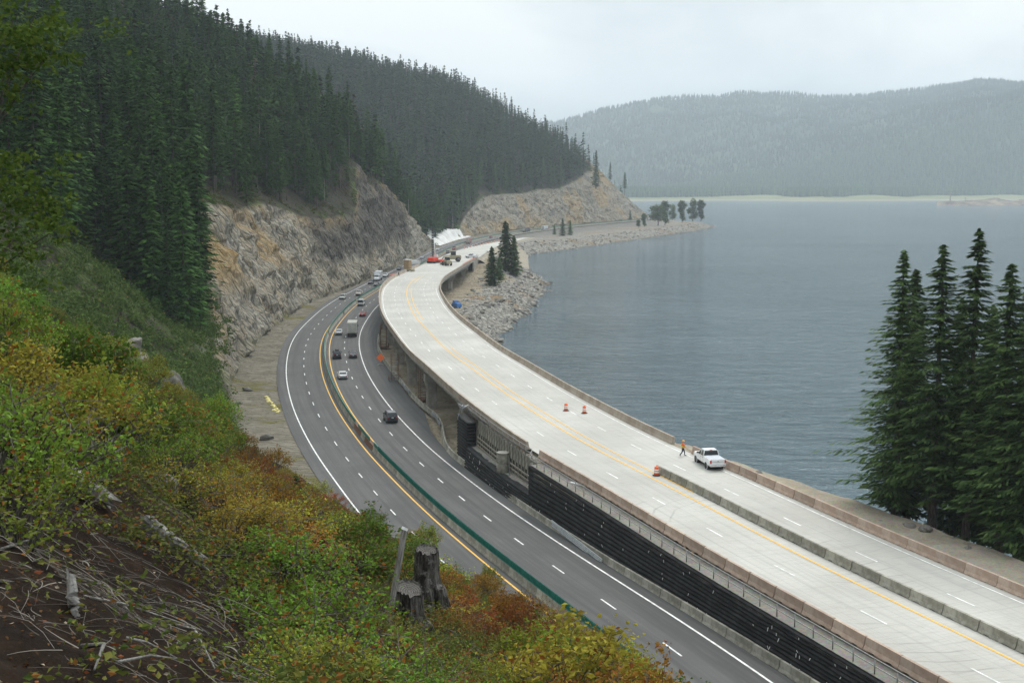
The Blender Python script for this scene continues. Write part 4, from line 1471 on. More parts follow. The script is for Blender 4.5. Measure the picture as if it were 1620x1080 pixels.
def make_truck(trailer_len, box_h, cab=True, tractor=False):
    t = empty('truck')
    L = trailer_len
    b = MB()
    b.loft([[(-1.27, y, z0), (-1.27, y, z1), (-1.2, y, z1 + .06), (1.2, y, z1 + .06), (1.27, y, z1), (1.27, y, z0)] for y, z0, z1 in ((-L / 2, 1.15, 1.1 + box_h), (L / 2, 1.15, 1.1 + box_h))])
    b.build('cargo_box', M['paint'], t)
    b = MB()
    for k in range(int(L / .6)):
        for sx in (-1, 1): b.box((sx * 1.275, -L / 2 + .3 + k * .6, 1.15 + box_h / 2), (.02, .05, box_h - .1), 0)
    b.build('side_rib', M['steel'], t)
    b = MB()
    for sx in (-1, 1):
        b.box((sx * .6, -L / 2 - .02, 1.15 + box_h / 2), (1.1, .03, box_h - .25), 0)
    b.build('rear_door', M['box_door'], t)
    b = MB()
    for xx in (-.75, -.35, .35, .75): b.tube([(xx, -L / 2 - .06, 1.3), (xx, -L / 2 - .06, 1.05 + box_h)], .025, 4)
    b.build('door_bar', M['galv'], t)
    MB().box((0, 0, 1.0), (2.1, L * .98, .26), 0).build('chassis', M['black'], t)
    MB().box((0, -L / 2 + .02, .55), (2.3, .12, .14), 0).build('bumper', M['black'], t)
    for sx in (-1, 1): MB().box((0, 0, 0), (.16, .05, .12), 0).build('taillight', M['red_lamp'], t, (sx * 1.05, -L / 2 - .03, .95))
    for wy in ((-L / 2 + 1.2, -L / 2 + 2.4) if L > 8 else (-L / 2 + 1.6,)):
        for sx in (-1, 1): wheel(.5, .5, t, sx * .98, wy)
    y0 = L / 2 + .15
    ch = 2.9 if tractor else 2.55
    b = MB()
    b.loft([ring(y0, .6, ch, 1.12), ring(y0 + 1.5, .6, ch, 1.12), ring(y0 + 1.9, .6, 1.75 if tractor else 1.6, 1.08), ring(y0 + (3.2 if tractor else 2.6), .6, 1.55 if tractor else 1.2, .95)])
    b.build('cab', M['cabpaint'], t)
    MB().box((0, y0 + 1.72, 2.15), (1.9, .12, .65), 0, Matrix.Rotation(.4, 3, 'X')).build('windscreen', M['glass'], t)
    for sx in (-1, 1):
        MB().box((0, 0, 0), (.04, .8, .6), 0).build('side_window', M['glass'], t, (sx * 1.11, y0 + 1.0, 2.1))
        MB().box((0, 0, 0), (.2, .1, .5), 0).build('mirror', M['black'], t, (sx * 1.38, y0 + 1.5, 2.1))
        wheel(.5, .35, t, sx * .98, y0 + 2.1)
        if tractor: wheel(.5, .5, t, sx * .98, y0 - .6)
        MB().box((0, 0, 0), (.25, .08, .2), 0).build('headlight', M['clear_lamp'], t, (sx * .75, y0 + (3.2 if tractor else 2.6), .95))
    return t


M['box_door'] = mottled('worn_box_door', (.36, .35, .31), (.48, .47, .43), 1.4, .6)
M['cabpaint'] = paint('cab_paint')
PROTO = {}
for k in ('sedan', 'suv', 'van', 'pickup'):
    PROTO[k] = make_car(k)
PROTO['box'] = make_truck(7.2, 2.7)
PROTO['semi'] = make_truck(14.5, 2.85, tractor=True)
bpy.context.view_layer.update()
USED = set()


def recolour(o, kids, c, c2=None):
    for ch in kids: 
        if ch.data and ch.data.materials:
            ch.color = (*(c2 if (c2 and ch.data.materials[0] == M['cabpaint']) else c), 1)
        recolour(ch, list(ch.children), c, c2)


def spawn(kind, loc, rz, c, label, cat, name, group=None, c2=None, pitch=0):
    o = PROTO[kind] if kind not in USED else copy_tree(PROTO[kind])
    USED.add(kind)
    o.location, o.rotation_euler = loc, (pitch, 0, rz)
    o.name = name
    tag(o, label, cat, group)
    bpy.context.view_layer.update()
    recolour(o, list(o.children), c, c2)
    return o


WHITE, SILV, BLACKC, DKGREY, RED = (.72, .73, .74), (.42, .43, .44), (.012, .012, .014), (.05, .052, .055), (.36, .02, .025)


def drive(kind, px, py, lane, c, label, cat, name, c2=None, ds=0.0):
    p = low_at(px, py)
    s, d = LOW.sd(p[0], p[1])
    s += ds
    dd = {'r1': 3.9, 'r2': 7.6, 'l1': -1.9, 'l2': -5.5}[lane]
    q = LOW.at(s, dd)
    h = LOW.head(s) + (PI if lane[0] == 'l' else 0)
    g = 'traffic on the dark highway'
    return spawn(kind, (q[0], q[1], float(zlow(q[1])) + .01), h, c, label, cat, name, g, c2)


drive('suv', 592, 667, 'r2', BLACKC, 'black SUV seen from behind, nearest vehicle on the dark highway', 'SUV', 'parked_suv'.replace('parked_', ''))
drive('sedan', 542, 598, 'r1', WHITE, 'white sedan beside the green median screen, ahead of the nearest black SUV', 'car', 'sedan')
cr_ = drive('suv', 534, 566, 'r1', BLACKC, 'black car with a roof box next to the median, left of a dark sedan', 'car', 'car')
bx_ = MB().loft([[(-.4, y, 1.83), (-.42, y, 1.95), (-.3, y, zt), (.3, y, zt), (.42, y, 1.95), (.4, y, 1.83)] for y, zt in ((-1.3, 2.05), (-1.1, 2.2), (.2, 2.2), (.7, 2.0))])
bx_.build('roof_box', M['black'], cr_)
drive('sedan', 563, 565, 'r2', DKGREY, 'dark sedan touching the white edge line right behind the box truck', 'car', 'sedan')
drive('box', 560, 534, 'r2', (.55, .54, .48), 'grey white box truck with ribbed rear doors in the right lane', 'truck', 'box_truck', (.6, .6, .58), 4.5)
drive('sedan', 535, 529, 'r1', WHITE, 'white car in the left lane beside the grey white box truck', 'car', 'sedan')
drive('sedan', 573, 500, 'r2', RED, 'bright red car in the right lane ahead of the box truck', 'car', 'sedan')
drive('van', 567, 483, 'r1', (.6, .62, .64), 'pale silver van beside the green median screen, just past the red car', 'van', 'van')
drive('suv', 538, 473, 'l2', (.4, .42, .38), 'grey green SUV driving towards the viewer under the rock cut', 'SUV', 'suv')
pk = drive('pickup', 561, 467, 'l1', (.5, .48, .42), 'pale pickup with an amber light driving towards the viewer next to the median', 'pickup', 'pickup_truck')
MB().lathe([(.14, 0), (.14, .12), (.08, .18)], 10).build('warning_light', M['amber'], pk, (.55, 2.9, .85))
drive('suv', 580, 449, 'l2', DKGREY, 'dark grey SUV in front of the white box truck under the cliff', 'SUV', 'suv')
drive('box', 588, 447, 'l2', (.75, .77, .8), 'white box truck under the rock cliff following a dark SUV', 'truck', 'box_truck', (.7, .72, .74), 14)
drive('sedan', 590, 452, 'l1', DKGREY, 'dark car with headlights on beside the median, next to the red trailer', 'car', 'sedan')
drive('semi', 604, 452, 'r1', (.40, .07, .045), 'brick red container truck half hidden behind the curved viaduct parapet', 'truck', 'semi_truck', (.4, .06, .05), 8)
drive('pickup', 608, 438, 'l2', WHITE, 'white pickup coming round the bend behind the white box truck', 'pickup', 'pickup_truck')
drive('suv', 628, 427, 'l2', DKGREY, 'dark car half hidden behind the viaduct parapet at the bend', 'car', 'suv')
drive('sedan', 664, 409, 'l2', SILV, 'small silver car approaching along the foot of the grey cliff', 'car', 'sedan')
drive('sedan', 688, 396, 'l2', WHITE, 'small white car behind the mast of the red drill rig', 'car', 'sedan')
drive('suv', 708, 400, 'r1', SILV, 'silver SUV driving away beyond the red drill rig', 'SUV', 'suv')
drive('pickup', 717, 395, 'r1', (.42, .04, .04), 'small red pickup driving away behind the red box truck', 'pickup', 'pickup_truck')
drive('box', 731, 386, 'r1', (.36, .06, .05), 'dark red box truck driving away below the white sheeted slope', 'truck', 'box_truck', (.36, .06, .05), 4)
drive('sedan', 754, 376, 'r1', RED, 'tiny red car at the head of the orange drums', 'car', 'sedan')
drive('sedan', 764, 373, 'r2', (.3, .03, .03), 'tiny dark red car beyond the orange drums', 'car', 'sedan')
drive('semi', 826, 367, 'r1', (.03, .04, .09), 'dark blue lorry on the distant road behind the pair of shore trees', 'truck', 'semi_truck', (.03, .04, .09))
drive('semi', 855, 364, 'r2', (.7, .72, .74), 'white lorry with a red cab on the distant lakeside road', 'truck', 'semi_truck', (.4, .05, .05))
drive('box', 1011, 348, 'r2', (.75, .77, .8), 'white truck far off among the trees of the point', 'truck', 'box_truck', (.7, .7, .7))

# the white pickup on the new road
p = at_z(1122, 736, 13)
s, d = DECK.sd(p[0], p[1])
spawn('pickup', (p[0], p[1], 13.01), DECK.head(s) - .15, (.78, .79, .80), 'white crew cab pickup with a grey bed cover parked on the pale concrete road', 'pickup', 'pickup_truck')
p = at_z(746, 408, 13)
spawn('pickup', (p[0], p[1], 13.01), 1.2, (.78, .79, .8), 'small white pickup parked across the far end of the viaduct deck', 'pickup', 'pickup_truck')

# ------------------------------------------------------------------ drums, sign
b = MB()
b.lathe([(.29, .06), (.29, .3), (.285, .32), (.27, .55), (.265, .57), (.25, .8), (.24, .98), (.17, 1.02)], 18, mi=0)
DR = b.mesh('traffic_drum', M['orange'])
b = MB().lathe([(.31, .36), (.305, .5)], 18).lathe([(.285, .62), (.277, .76)], 18)
b = MB()
for z0, z1, r in ((.33, .49, .292), (.58, .74, .272)): b.lathe([(r, z0), (r - .004, z1)], 18)
DRW = b.mesh('reflective_band', M['white_tape'])
DRB = MB().lathe([(.45, 0), (.45, .06), (.3, .09)], 14).mesh('rubber_base', M['rubber'])
DRH = MB().box((0, 0, 1.06), (.22, .05, .1), 0).mesh('drum_handle', M['orange'])


def drum(x, y, z, label, group):
    o = link('traffic_drum', DR, None, (x, y, z))
    tag(o, label, 'traffic drum', group)
    for nm, me_ in (('reflective_band', DRW), ('rubber_base', DRB), ('drum_handle', DRH)): link(nm, me_, o)
    o.rotation_euler = (0, 0, random.random() * 6)


for px, py, lb in ((895.5, 649.5, 'orange and white traffic drum standing left of its twin on the open concrete lanes'), (924.5, 653.5, 'orange and white traffic drum standing right of its twin on the open concrete lanes'), (1038.5, 752, 'orange traffic drum at the end of the grey middle barrier row')):
    p = at_z(px, py, 13)
    drum(p[0], p[1], 13.01, lb, 'traffic drums on the concrete road')
for k in range(15):
    s = DECK.sy(672 + k * 17)
    q = DECK.at(s, float(dkL(np.array([s]))[0]) + .8)
    drum(q[0], q[1], float(zdeck(q[1])) + .01, 'small orange drum in the line between the concrete road and the highway traffic', 'far line of orange drums')
p = low_at(602, 577)
sg = empty('road_work_sign', (p[0], p[1], float(zlow(p[1]))), PI * 0 + .1)
tag(sg, 'blank orange diamond work sign on a folding stand at the highway shoulder', 'sign')
MB().box((0, 0, 0), (1.35, .03, 1.35), 0, Matrix.Rotation(PI / 4, 3, 'Y')).build('sign_panel', M['orange_sign'], sg, (0, 0, 1.65))
b = MB().tube([(0, .05, .15), (0, .05, 2.3)], .03, 5)
for a in (-1, 1):
    b.tube([(0, .05, .3), (a * .7, -.5, 0)], .025, 4)
    b.tube([(0, .05, .3), (a * .7, .6, 0)], .025, 4)
b.build('stand', M['galv'], sg)

# ------------------------------------------------------------------ people
def person(loc, rz, label, shirt, trousers, hat=None, vest=None, stick=False, stride=.28):
    J = {'pel': (0, 0, .95), 'spine': (0, .02, 1.2), 'chest': (0, .0, 1.42), 'neck': (0, .02, 1.56), 'head': (0, .05, 1.70), 'crown': (0, .04, 1.79),
         'hipL': (-.1, 0, .92), 'kneeL': (-.11, stride * .7, .5), 'ankL': (-.11, stride * .8, .09), 'toeL': (-.12, stride * .8 + .2, .04),
         'hipR': (.1, 0, .92), 'kneeR': (.11, -stride * .2, .5), 'ankR': (.11, -stride * 1.2, .12), 'toeR': (.12, -stride * 1.2 + .18, .05),
         'shL': (-.19, 0, 1.43), 'elL': (-.27, -.06, 1.16), 'wrL': (-.26, .1, .95), 'shR': (.19, 0, 1.43), 'elR': (.28, .05, 1.18), 'wrR': (.3, .28, 1.05)}
    rad = {'pel': .15, 'spine': .135, 'chest': .15, 'neck': .06, 'head': .095, 'crown': .06, 'hipL': .1, 'kneeL': .068, 'ankL': .05, 'toeL': .04, 'hipR': .1, 'kneeR': .068, 'ankR': .05, 'toeR': .04,
           'shL': .07, 'elL': .05, 'wrL': .033, 'shR': .07, 'elR': .05, 'wrR': .033}
    E_ = [('pel', 'spine'), ('spine', 'chest'), ('chest', 'neck'), ('neck', 'head'), ('head', 'crown')]
    for s in 'LR': E_ += [('pel', 'hip' + s), ('hip' + s, 'knee' + s), ('knee' + s, 'ank' + s), ('ank' + s, 'toe' + s), ('chest', 'sh' + s), ('sh' + s, 'el' + s), ('el' + s, 'wr' + s)]
    for s in 'LR':
        w_ = Vector(J['wr' + s])
        dr = (w_ - Vector(J['el' + s])).normalized()
        J['palm' + s] = tuple(w_ + dr * .07)
        rad['palm' + s] = .03
        E_.append(('wr' + s, 'palm' + s))
        for k, ln in enumerate((.07, .085, .08, .06)):
            sd_ = Vector((0, 0, 1)).cross(dr).normalized() * ((k - 1.5) * .02)
            J[f'f{k}{s}'] = tuple(Vector(J['palm' + s]) + dr * ln + sd_ + Vector((0, 0, -.02)))
            rad[f'f{k}{s}'] = .009
            E_.append(('palm' + s, f'f{k}{s}'))
        J['th' + s] = tuple(w_ + dr * .06 + Vector((.05 if s == 'L' else -.05, 0, 0)))
        rad['th' + s] = .01
        E_.append(('wr' + s, 'th' + s))
    ks = list(J)
    me = bpy.data.meshes.new('person')
    me.from_pydata([J[k] for k in ks], [(ks.index(a), ks.index(b_)) for a, b_ in E_], [])
    o = link('person', me, None, loc)
    o.rotation_euler = (0, 0, rz)
    o.modifiers.new('skin', 'SKIN').use_smooth_shade = True
    for i, k in enumerate(ks):
        me.skin_vertices[0].data[i].radius = (rad[k] * (1.18 if rad[k] > .04 else 1), rad[k] * (1.18 if rad[k] > .04 else 1))
    me.skin_vertices[0].data[0].use_root = True
    o.modifiers.new('sub', 'SUBSURF').render_levels = 1
    m, t = mat('person_clothes', .8, None, 0, .2)
    sx = t.n('ShaderNodeSeparateXYZ')
    t.l(t.coord('obj'), sx.inputs[0])
    z_ = sx.outputs[2]
    c = t.mix(t.math('GREATER_THAN', z_, .11), (.03, .025, .02), trousers)
    c = t.mix(t.math('GREATER_THAN', z_, 1.0), c, shirt)
    c = t.mix(t.math('GREATER_THAN', z_, 1.555), c, (.42, .25, .17))
    ax = t.math('ABSOLUTE', sx.outputs[0])
    arm = t.math('MULTIPLY', t.math('GREATER_THAN', ax, .215), t.math('MULTIPLY', t.math('GREATER_THAN', z_, .8), t.math('LESS_THAN', z_, 1.5)))
    c = t.mix(arm, c, shirt)
    hand = t.math('MULTIPLY', t.math('GREATER_THAN', ax, .2), t.math('MULTIPLY', t.math('GREATER_THAN', z_, .75), t.math('LESS_THAN', z_, 1.03)))
    c = t.mix(hand, c, (.42, .25, .17))
    t.col(c)
    me.materials.append(m)
    tag(o, label, 'person')
    if hat:
        b = MB().lathe([(.16, 1.735), (.165, 1.75), (.125, 1.76), (.12, 1.82), (.08, 1.87), (.02, 1.885)], 16, (0, .05, 0))
        b.box((0, .19, 1.745), (.16, .08, .012), 0)
        b.build('hard_hat', hat, o)
    if vest:
        b = MB().loft([[(.225 * math.cos(a), .195 * math.sin(a) + .01, z_) for a in np.linspace(0, 2 * PI, 14)[:-1]] for z_ in (.98, 1.15, 1.3, 1.44)], 0, True, True)
        b.build('vest', vest, o)
        b = MB()
        for z_ in (1.05, 1.2): b.lathe([(.231, z_ - .03), (.231, z_ + .03)], 14, (0, .01, 0))
        b.box((-.08, -.195, 1.25), (.2, .02, .3), 0)
        b.build('reflective_strip', M['hivis'], o)
    for s in (-1, 1): MB().box((s * .035, .14, 1.705), (.02, .01, .012), 0).build('eye', M['black'], o)
    MB().box((0, .152, 1.675), (.025, .03, .04), 0).build('nose', m, o)
    return o


p = at_z(1080, 721, 13)
h_ = DECK.head(DECK.sy(p[1]))
wk = person((p[0], p[1], 13.0), h_ - 2.0, 'worker in orange vest and yellow hard hat walking past the white pickup', (.75, .16, .05), (.03, .04, .075), M['hat'], M['orange'])
wk.scale = (1.08, 1.08, 1.04)
hw = wk.matrix_basis @ Vector((.3, .32, 1.02))
b = MB().tube([tuple(hw + Vector((-.15, .1, .35))), tuple(hw), tuple(hw + Vector((1.4, -.9, -.85)))], .025, 6)
tag(b.build('wooden_pole', M['wood_brown']), 'long pale pole held by the worker beside the white pickup', 'pole')
p = at_z(631, 437, 13)
person((p[0], p[1], 13.0), 1.0, 'person in dark clothes standing near the far left parapet of the viaduct', (.03, .03, .035), (.02, .02, .025))
p = at_z(754.5, 408, 13)
person((p[0], p[1], 13.0), 2.0, 'person in dark clothes standing at the far right end of the viaduct', (.03, .03, .04), (.02, .02, .025))

# ------------------------------------------------------------------ machines on the far deck
p = at_z(686, 416, 13)
rig = empty('drill_rig', (p[0], p[1], 13.0), -.35)
tag(rig, 'bright red crawler drill rig with a tall dark mast on the far deck', 'drill rig')
b = MB()
b.loft([ring(y, .9, z1, 1.5) for y, z1 in ((-3.2, 2.2), (-2.9, 2.5), (1.2, 2.5), (1.6, 2.2))])
b.build('engine_body', M['red_mach'], rig)
for sx in (-1, 1):
    b = MB().loft([[(sx * 1.5 - .35, y, z) for y, z in ((-2.8, .1), (-3.2, .5), (-2.8, .95), (2.8, .95), (3.2, .5), (2.8, .1))], [(sx * 1.5 + .35, y, z) for y, z in ((-2.8, .1), (-3.2, .5), (-2.8, .95), (2.8, .95), (3.2, .5), (2.8, .1))]])
    b.build('crawler_track', M['rubber'], rig)
MB().loft([ring(y, 2.4, z1, .7) for y, z1 in ((.2, 3.7), (1.4, 3.6), (1.8, 2.9))]).build('cab', M['white_mach'], rig, (.7, 0, 0))
MB().box((.7, 1.7, 3.1), (1.0, .2, .7), 0).build('cab_window', M['glass'], rig)
b = MB()
for sx in (-.4, .4):
    for sy in (-.35, .35): b.tube([(sx - 1.2, 2.3 + sy, .8), (sx - 1.2, 2.3 + sy, 14.5)], .09, 5)
for k in range(13):
    for sx in (-.4, .4): b.tube([(sx - 1.2, 1.95, 1 + k), (sx - 1.2, 2.65, 2 + k)], .05, 4)
    b.box((-1.2, 2.3, 1.5 + k), (.8, .7, .35), 0)
b.build('mast', M['black'], rig)
MB().tube([(.2, 1.0, 2.6), (-.6, 2.0, 10.5)], .22, 8).build('boom', M['white_mach'], rig)
MB().box((2.8, 2, 1.0), (1.8, 2.6, .9), 0).build('feed_unit', M['red_mach'], rig)


def loader(px, py, z, rz, m1, label, cat, name, sc=1.0, arm=True):
    q = at_z(px, py, z)
    t = empty(name, (q[0], q[1], z + .01), rz)
    t.scale = (sc, sc, sc)
    tag(t, label, cat)
    MB().loft([ring(y, .7, z1, .95) for y, z1 in ((-2.4, 1.7), (-2.2, 1.9), (.4, 1.9), (.7, 1.5), (1.9, 1.3))]).build('body', m1, t)
    MB().loft([ring(y, 1.8, 3.0, .7) for y in (-.9, .5)]).build('cab', M['glass'], t)
    MB().box((0, -.2, 3.05), (1.6, 1.7, .12), 0).build('roof', m1, t)
    for sx in (-1, 1):
        for wy in (-1.5, 1.5): wheel(.7, .5, t, sx * 1.0, wy)
    if arm:
        b = MB()
        for sx in (-.6, .6): b.tube([(sx, .3, 1.9), (sx, 2.4, 1.5), (sx, 3.2, .5)], .14, 6)
        b.build('lift_arm', m1, t)
        MB().loft([[(-1.3, 3.0, .9), (-1.3, 3.2, .15), (-1.3, 4.1, .1)], [(1.3, 3.0, .9), (1.3, 3.2, .15), (1.3, 4.1, .1)]]).build('bucket', M['steel'], t)
    return t


loader(707, 420, 13, .4, M['tan_steel'], 'tan forklift loader standing at the seam of the far deck', 'loader', 'loader', 1.15)
loader(716, 414, 13, 1.7, M['tan_steel'], 'pale tan telehandler turned sideways beyond the tan forklift', 'telehandler', 'telehandler', 1.5)
loader(780, 364, 7, .8, M['yellow_mach'], 'yellow wheel loader beside the road below the far cutting', 'loader', 'wheel_loader', 1.5)
q = at_z(645, 429, 13)
bx = empty('site_box', (q[0], q[1], 13.0), -.4)
tag(bx, 'tan wooden crate on a small trolley beside the far left parapet', 'crate')
MB().box((0, 0, 2.6), (2.2, 2.2, 3.4), 0).build('crate_body', M['wood_brown'], bx)
MB().box((0, 0, 4.4), (2.4, 2.4, .22), 0).build('crate_lid', M['white_mach'], bx)
b = MB().box((1.2, -.6, .7), (3.0, 2.2, .6), 0)
for sx in (0, 2.4): b.lathe([(.4, -1.2), (.4, 1.2)], 10, (sx, -.6, .4), 'y')
b.build('trolley', M['tan_steel'], bx)
q = at_z(656, 417, 13)
MBX = MB().loft([[(-2, y, 0), (-2, y, 1.1), (-1.5, y, 1.5), (1.5, y, 1.3), (2, y, .9), (2, y, 0)] for y in (-1.2, 1.2)])
o = MBX.build('sheeted_pile', M['white_mach'], None, (q[0], q[1], 13.0), .5)
tag(o, 'white sheeted pile at the end of the far left parapet', 'covered pile')
b = MB()
for k in range(11):
    s = DECK.sy(503 + k * 5)
    q = DECK.at(s, 9.7)
    b.tube([(q[0], q[1], 13), (q[0], q[1], 14.1)], .04, 4, 1)
pts = [DECK.at(DECK.sy(503 + k * 5), 9.7) for k in range(11)]
b.loft([[(p_[0], p_[1], 13.2), (p_[0], p_[1], 13.95), (p_[0] + .05, p_[1], 13.95), (p_[0] + .05, p_[1], 13.2)] for p_ in pts])
o = b.build('orange_netting', [M['orange'], M['galv']])
tag(o, 'orange safety netting along the far right edge of the deck', 'safety net')
q = at_z(722, 487, 5.0)
cb = empty('blue_compressor', (q[0], q[1], float(shore_z([q[0]], [q[1]])[0][0]) - .1), .6)
tag(cb, 'bright blue machine on the dirt below the right parapet', 'compressor')
MB().loft([ring(y, .5, z1, 1.0) for y, z1 in ((-1.8, 1.5), (-1.6, 1.9), (1.2, 1.9), (1.7, 1.3))]).build('housing', M['blue_mach'], cb)
MB().box((0, .6, 2.2), (1.4, 1.2, .7), 0).build('canopy', M['blue_mach'], cb)
for sx in (-1, 1): wheel(.42, .25, cb, sx * .95, -.6)
MB().tube([(0, 1.7, .6), (0, 3.0, .4)], .06, 5).build('tow_bar', M['black'], cb)
# far excavator and stores
q = at_z(990, 340, 8)
ex = empty('excavator', (q[0], q[1], 7.0), 2.2)
ex.scale = (1.6, 1.6, 1.6)
tag(ex, 'tiny yellow excavator with raised arm beneath the far headland', 'excavator')
MB().loft([ring(y, 1.0, z1, 1.3) for y, z1 in ((-2.4, 2.2), (.6, 2.3), (1.2, 1.6))]).build('body', M['yellow_mach'], ex)
MB().tube([(0, 1, 2), (0, 4, 6), (0, 6.5, 3), (0, 6.2, 1)], .3, 6).build('arm', M['red_mach'], ex)
for sx in (-1, 1): MB().box((sx * 1.1, 0, .5), (.6, 4, .9), 0).build('crawler_track', M['rubber'], ex)
# white sheet over the slope
sA, sB = LOW.sy(838), LOW.sy(985)
SS = np.linspace(sA, sB, 60)
V = []
for i, s in enumerate(SS):
    f = i / 59
    wdt = 24 * math.sin(PI * min(1, .1 + f * .9)) ** .8 * (1 - .35 * f)
    d_ = 11.8 + np.linspace(0, max(wdt, .5), 16)
    d_ += 3.5 * f
    xy_, z_, *_ = hill(np.full(16, s), d_)
    for k in range(16):
        lift = .5 + .35 * (vnoise([[s * .16, k * .15, 3]], 7)[0]) + 2.6 * math.sin(PI * k / 15) * math.sin(PI * f)
        V.append((xy_[k, 0], xy_[k, 1], z_[k] + (lift if 0 < k else .1)))
M['sheet'] = mottled('white_sheeting', (.46, .46, .44), (.62, .62, .60), .12, .8, kind='pos', bump=.2)
tag(link('slope_sheeting', npmesh('slope_sheeting', V, gridF(60, 16), [M['sheet']], sm=True)), 'white sheeting spread over the slope below the far forest', 'sheeting')
# yellow rubble on the gravel shoulder
pts, scl, rots = [], [], []
for k in range(26):
    t_ = k / 25
    p = low_at(420 + 18 * t_ + random.uniform(-2, 4) * t_ * 1.5, 626 + 26 * t_ + random.uniform(-2, 2))
    pts.append((p[0], p[1], 5.5)); kk = random.uniform(.12, .42)
    scl.append((kk * 1.4, kk, kk * .6)); rots.append(random.random())
M['yellow_stone'] = mottled('pale_yellow_foam', (.55, .46, .14), (.7, .62, .3), 3, .9)
tag(scatter_solid('yellow_debris', pts, scl, rots, BOULDER, M['yellow_stone']), kind='stuff')
for px, py, kk, lb in ((421, 694, 1.0, 'low pale boulder on the gravel shoulder beside the near left lane'), (391, 617, .9, 'grey boulder at the foot of the near rock cut'), (378, 638, .6, 'small dark boulder at the edge of the shoulder near the yellow rubble')):
    p = low_at(px, py)
    rock('boulder', (p[0], p[1], float(zlow(p[1])) + .1), (kk * 1.3, kk, kk * .6), int(px), lb, 'boulder')
for k, (px, py, kk) in enumerate(((1440, 832, .7), (1478, 835, .9), (1395, 826, .45), (1530, 868, .5), (1200, 748, .5))):
    p = at_z(px, py, 12.6)
    s, d = DECK.sd(p[0], p[1])
    q = DECK.at(s, min(d, RWID(p[1]) - .6))
    rock('boulder', (q[0], q[1], 12.55), (kk * 1.1, kk * .8, kk * .6), k, ['pale boulder on the gravel edge at the foot of the lakeside firs', 'largest pale rock on the gravel edge between the fir trunks', 'small pale rock on the gravel edge left of the lakeside firs', 'low rock on the gravel edge at the far right of the firs', 'flat pale slab on the lakeside gravel beyond the pickup'][k], 'boulder')
for k, (px, py) in enumerate(((1087, 868), (1099, 876))):
    p = at_z(px, py, 12.7)
    o = MB().box((0, 0, .15), (.9, .25, .3), 0).build('timber_block', M['wood_brown'], None, (p[0], p[1], 12.7), .9)
    tag(o, ['dark timber block on the gravel walkway against a pink barrier', 'second timber block on the walkway, nearer the viewer'][k], 'timber block')
p = at_z(915, 767, 12.7)
tag(MB().box((0, 0, .08), (.3, 2.4, .12), 0).build('plank', M['white_mach'], None, (p[0], p[1], 12.72), .75), 'short white plank lying on the walkway gravel near the steel handrail', 'plank')
# ================================================================== CONIFERS
def conifer(seed, h, rad, base=.1, whorls=30, per=6, cl=5, L=1.0, W=.35, droop=.25, power=.8, gap=.0):
    g = np.random.default_rng(seed)
    I, J, K = np.meshgrid(np.arange(whorls), np.arange(per), np.arange(cl), indexing='ij')
    br = g.random((whorls, per, 1))
    br2 = g.random((whorls, per, 1))
    br3 = g.normal(0, 1, (whorls, per, 1))
    keep = (br2 > gap) * np.ones_like(K, bool)
    zf = base + (1 - base) * (I + br * .9) / whorls
    lean = 1 + .22 * np.sin(zf * 9 + seed) * np.cos(J * 2.1 + seed)
    R = rad * np.clip((1 - zf) / (1 - base), 0, 1) ** power * (.45 + .7 * br2 * (.6 + .4 * br)) * lean
    R = R * (.55 + .45 * smooth(zf, base, base + .14)) + .12
    az = I * 2.399 + J * 2 * PI / per + br3 * .25
    u = np.clip((K + .35 + .6 * g.random(K.shape)) / cl, .06, 1.02)
    side = np.where(K % 2 == 0, 1, -1) * (.25 + .75 * g.random(K.shape))
    lat = side * .22 * R * (1 - u * .75)
    out = np.stack([np.cos(az), np.sin(az)], -1)
    per_ = np.stack([-np.sin(az), np.cos(az)], -1)
    tipup = .10 * R * u ** 3
    c = np.stack([out[..., 0] * R * u + per_[..., 0] * lat, out[..., 1] * R * u + per_[..., 1] * lat,
                  h * zf + .10 * R * u - droop * R * u ** 1.4 + tipup + g.normal(0, .05, K.shape) * L], -1)
    aa = az + side * .75 * (1 - .35 * u)
    k = (.65 + .7 * g.random(K.shape)) * (1 - .35 * zf)
    dz = -.18 - .35 * g.random(K.shape)
    a = np.stack([np.cos(aa), np.sin(aa), dz], -1) * (L * k)[..., None]
    tilt = g.normal(0, .35, K.shape)
    b = np.stack([-np.sin(aa), np.cos(aa), tilt - .15], -1) * (W * k)[..., None]
    b2 = np.stack([np.sin(aa), -np.cos(aa), -tilt - .15], -1) * (W * k)[..., None]
    V = np.stack([c - a * .45, c + b, c + a * .65, c + b2], -2)[keep].reshape(-1, 3)
    # leader
    n = 10
    zt = h * (1 - .06 * g.random(n))
    az = g.random(n) * 6.28
    c = np.stack([np.cos(az) * .08, np.sin(az) * .08, zt], 1)
    a = np.stack([np.cos(az) * .5, np.sin(az) * .5, np.full(n, .35)], 1) * L * .5
    b = np.stack([-np.sin(az), np.cos(az), az * 0], 1) * W * .35
    V = np.vstack([V, np.stack([c - a * .2, c + b, c + a, c - b], 1).reshape(-1, 3)])
    return V, np.arange(len(V)).reshape(-1, 4)


def trunk_mesh(name, h, r, seed, m_, dead=0, base=.3):
    g = random.Random(seed)
    b = MB()
    pts, rr = [], []
    for k in range(9):
        f = k / 8
        pts.append((g.uniform(-1, 1) * .012 * h * f * (1 - f), g.uniform(-1, 1) * .012 * h * f * (1 - f), h * .99 * f - .8 * (k == 0)))
        rr.append(r * (1.25 if k == 0 else 1) * (1 - f) ** .8 + .02)
    b.tube(pts, rr, 7)
    for _ in range(dead):
        z = h * g.uniform(.06, base + .1)
        a = g.random() * 6.28
        ln = g.uniform(.8, 2.6)
        b.tube([(0, 0, z), (math.cos(a) * ln, math.sin(a) * ln, z - .25 * ln)], [.05, .015], 4)
    return b.mesh(name, m_)


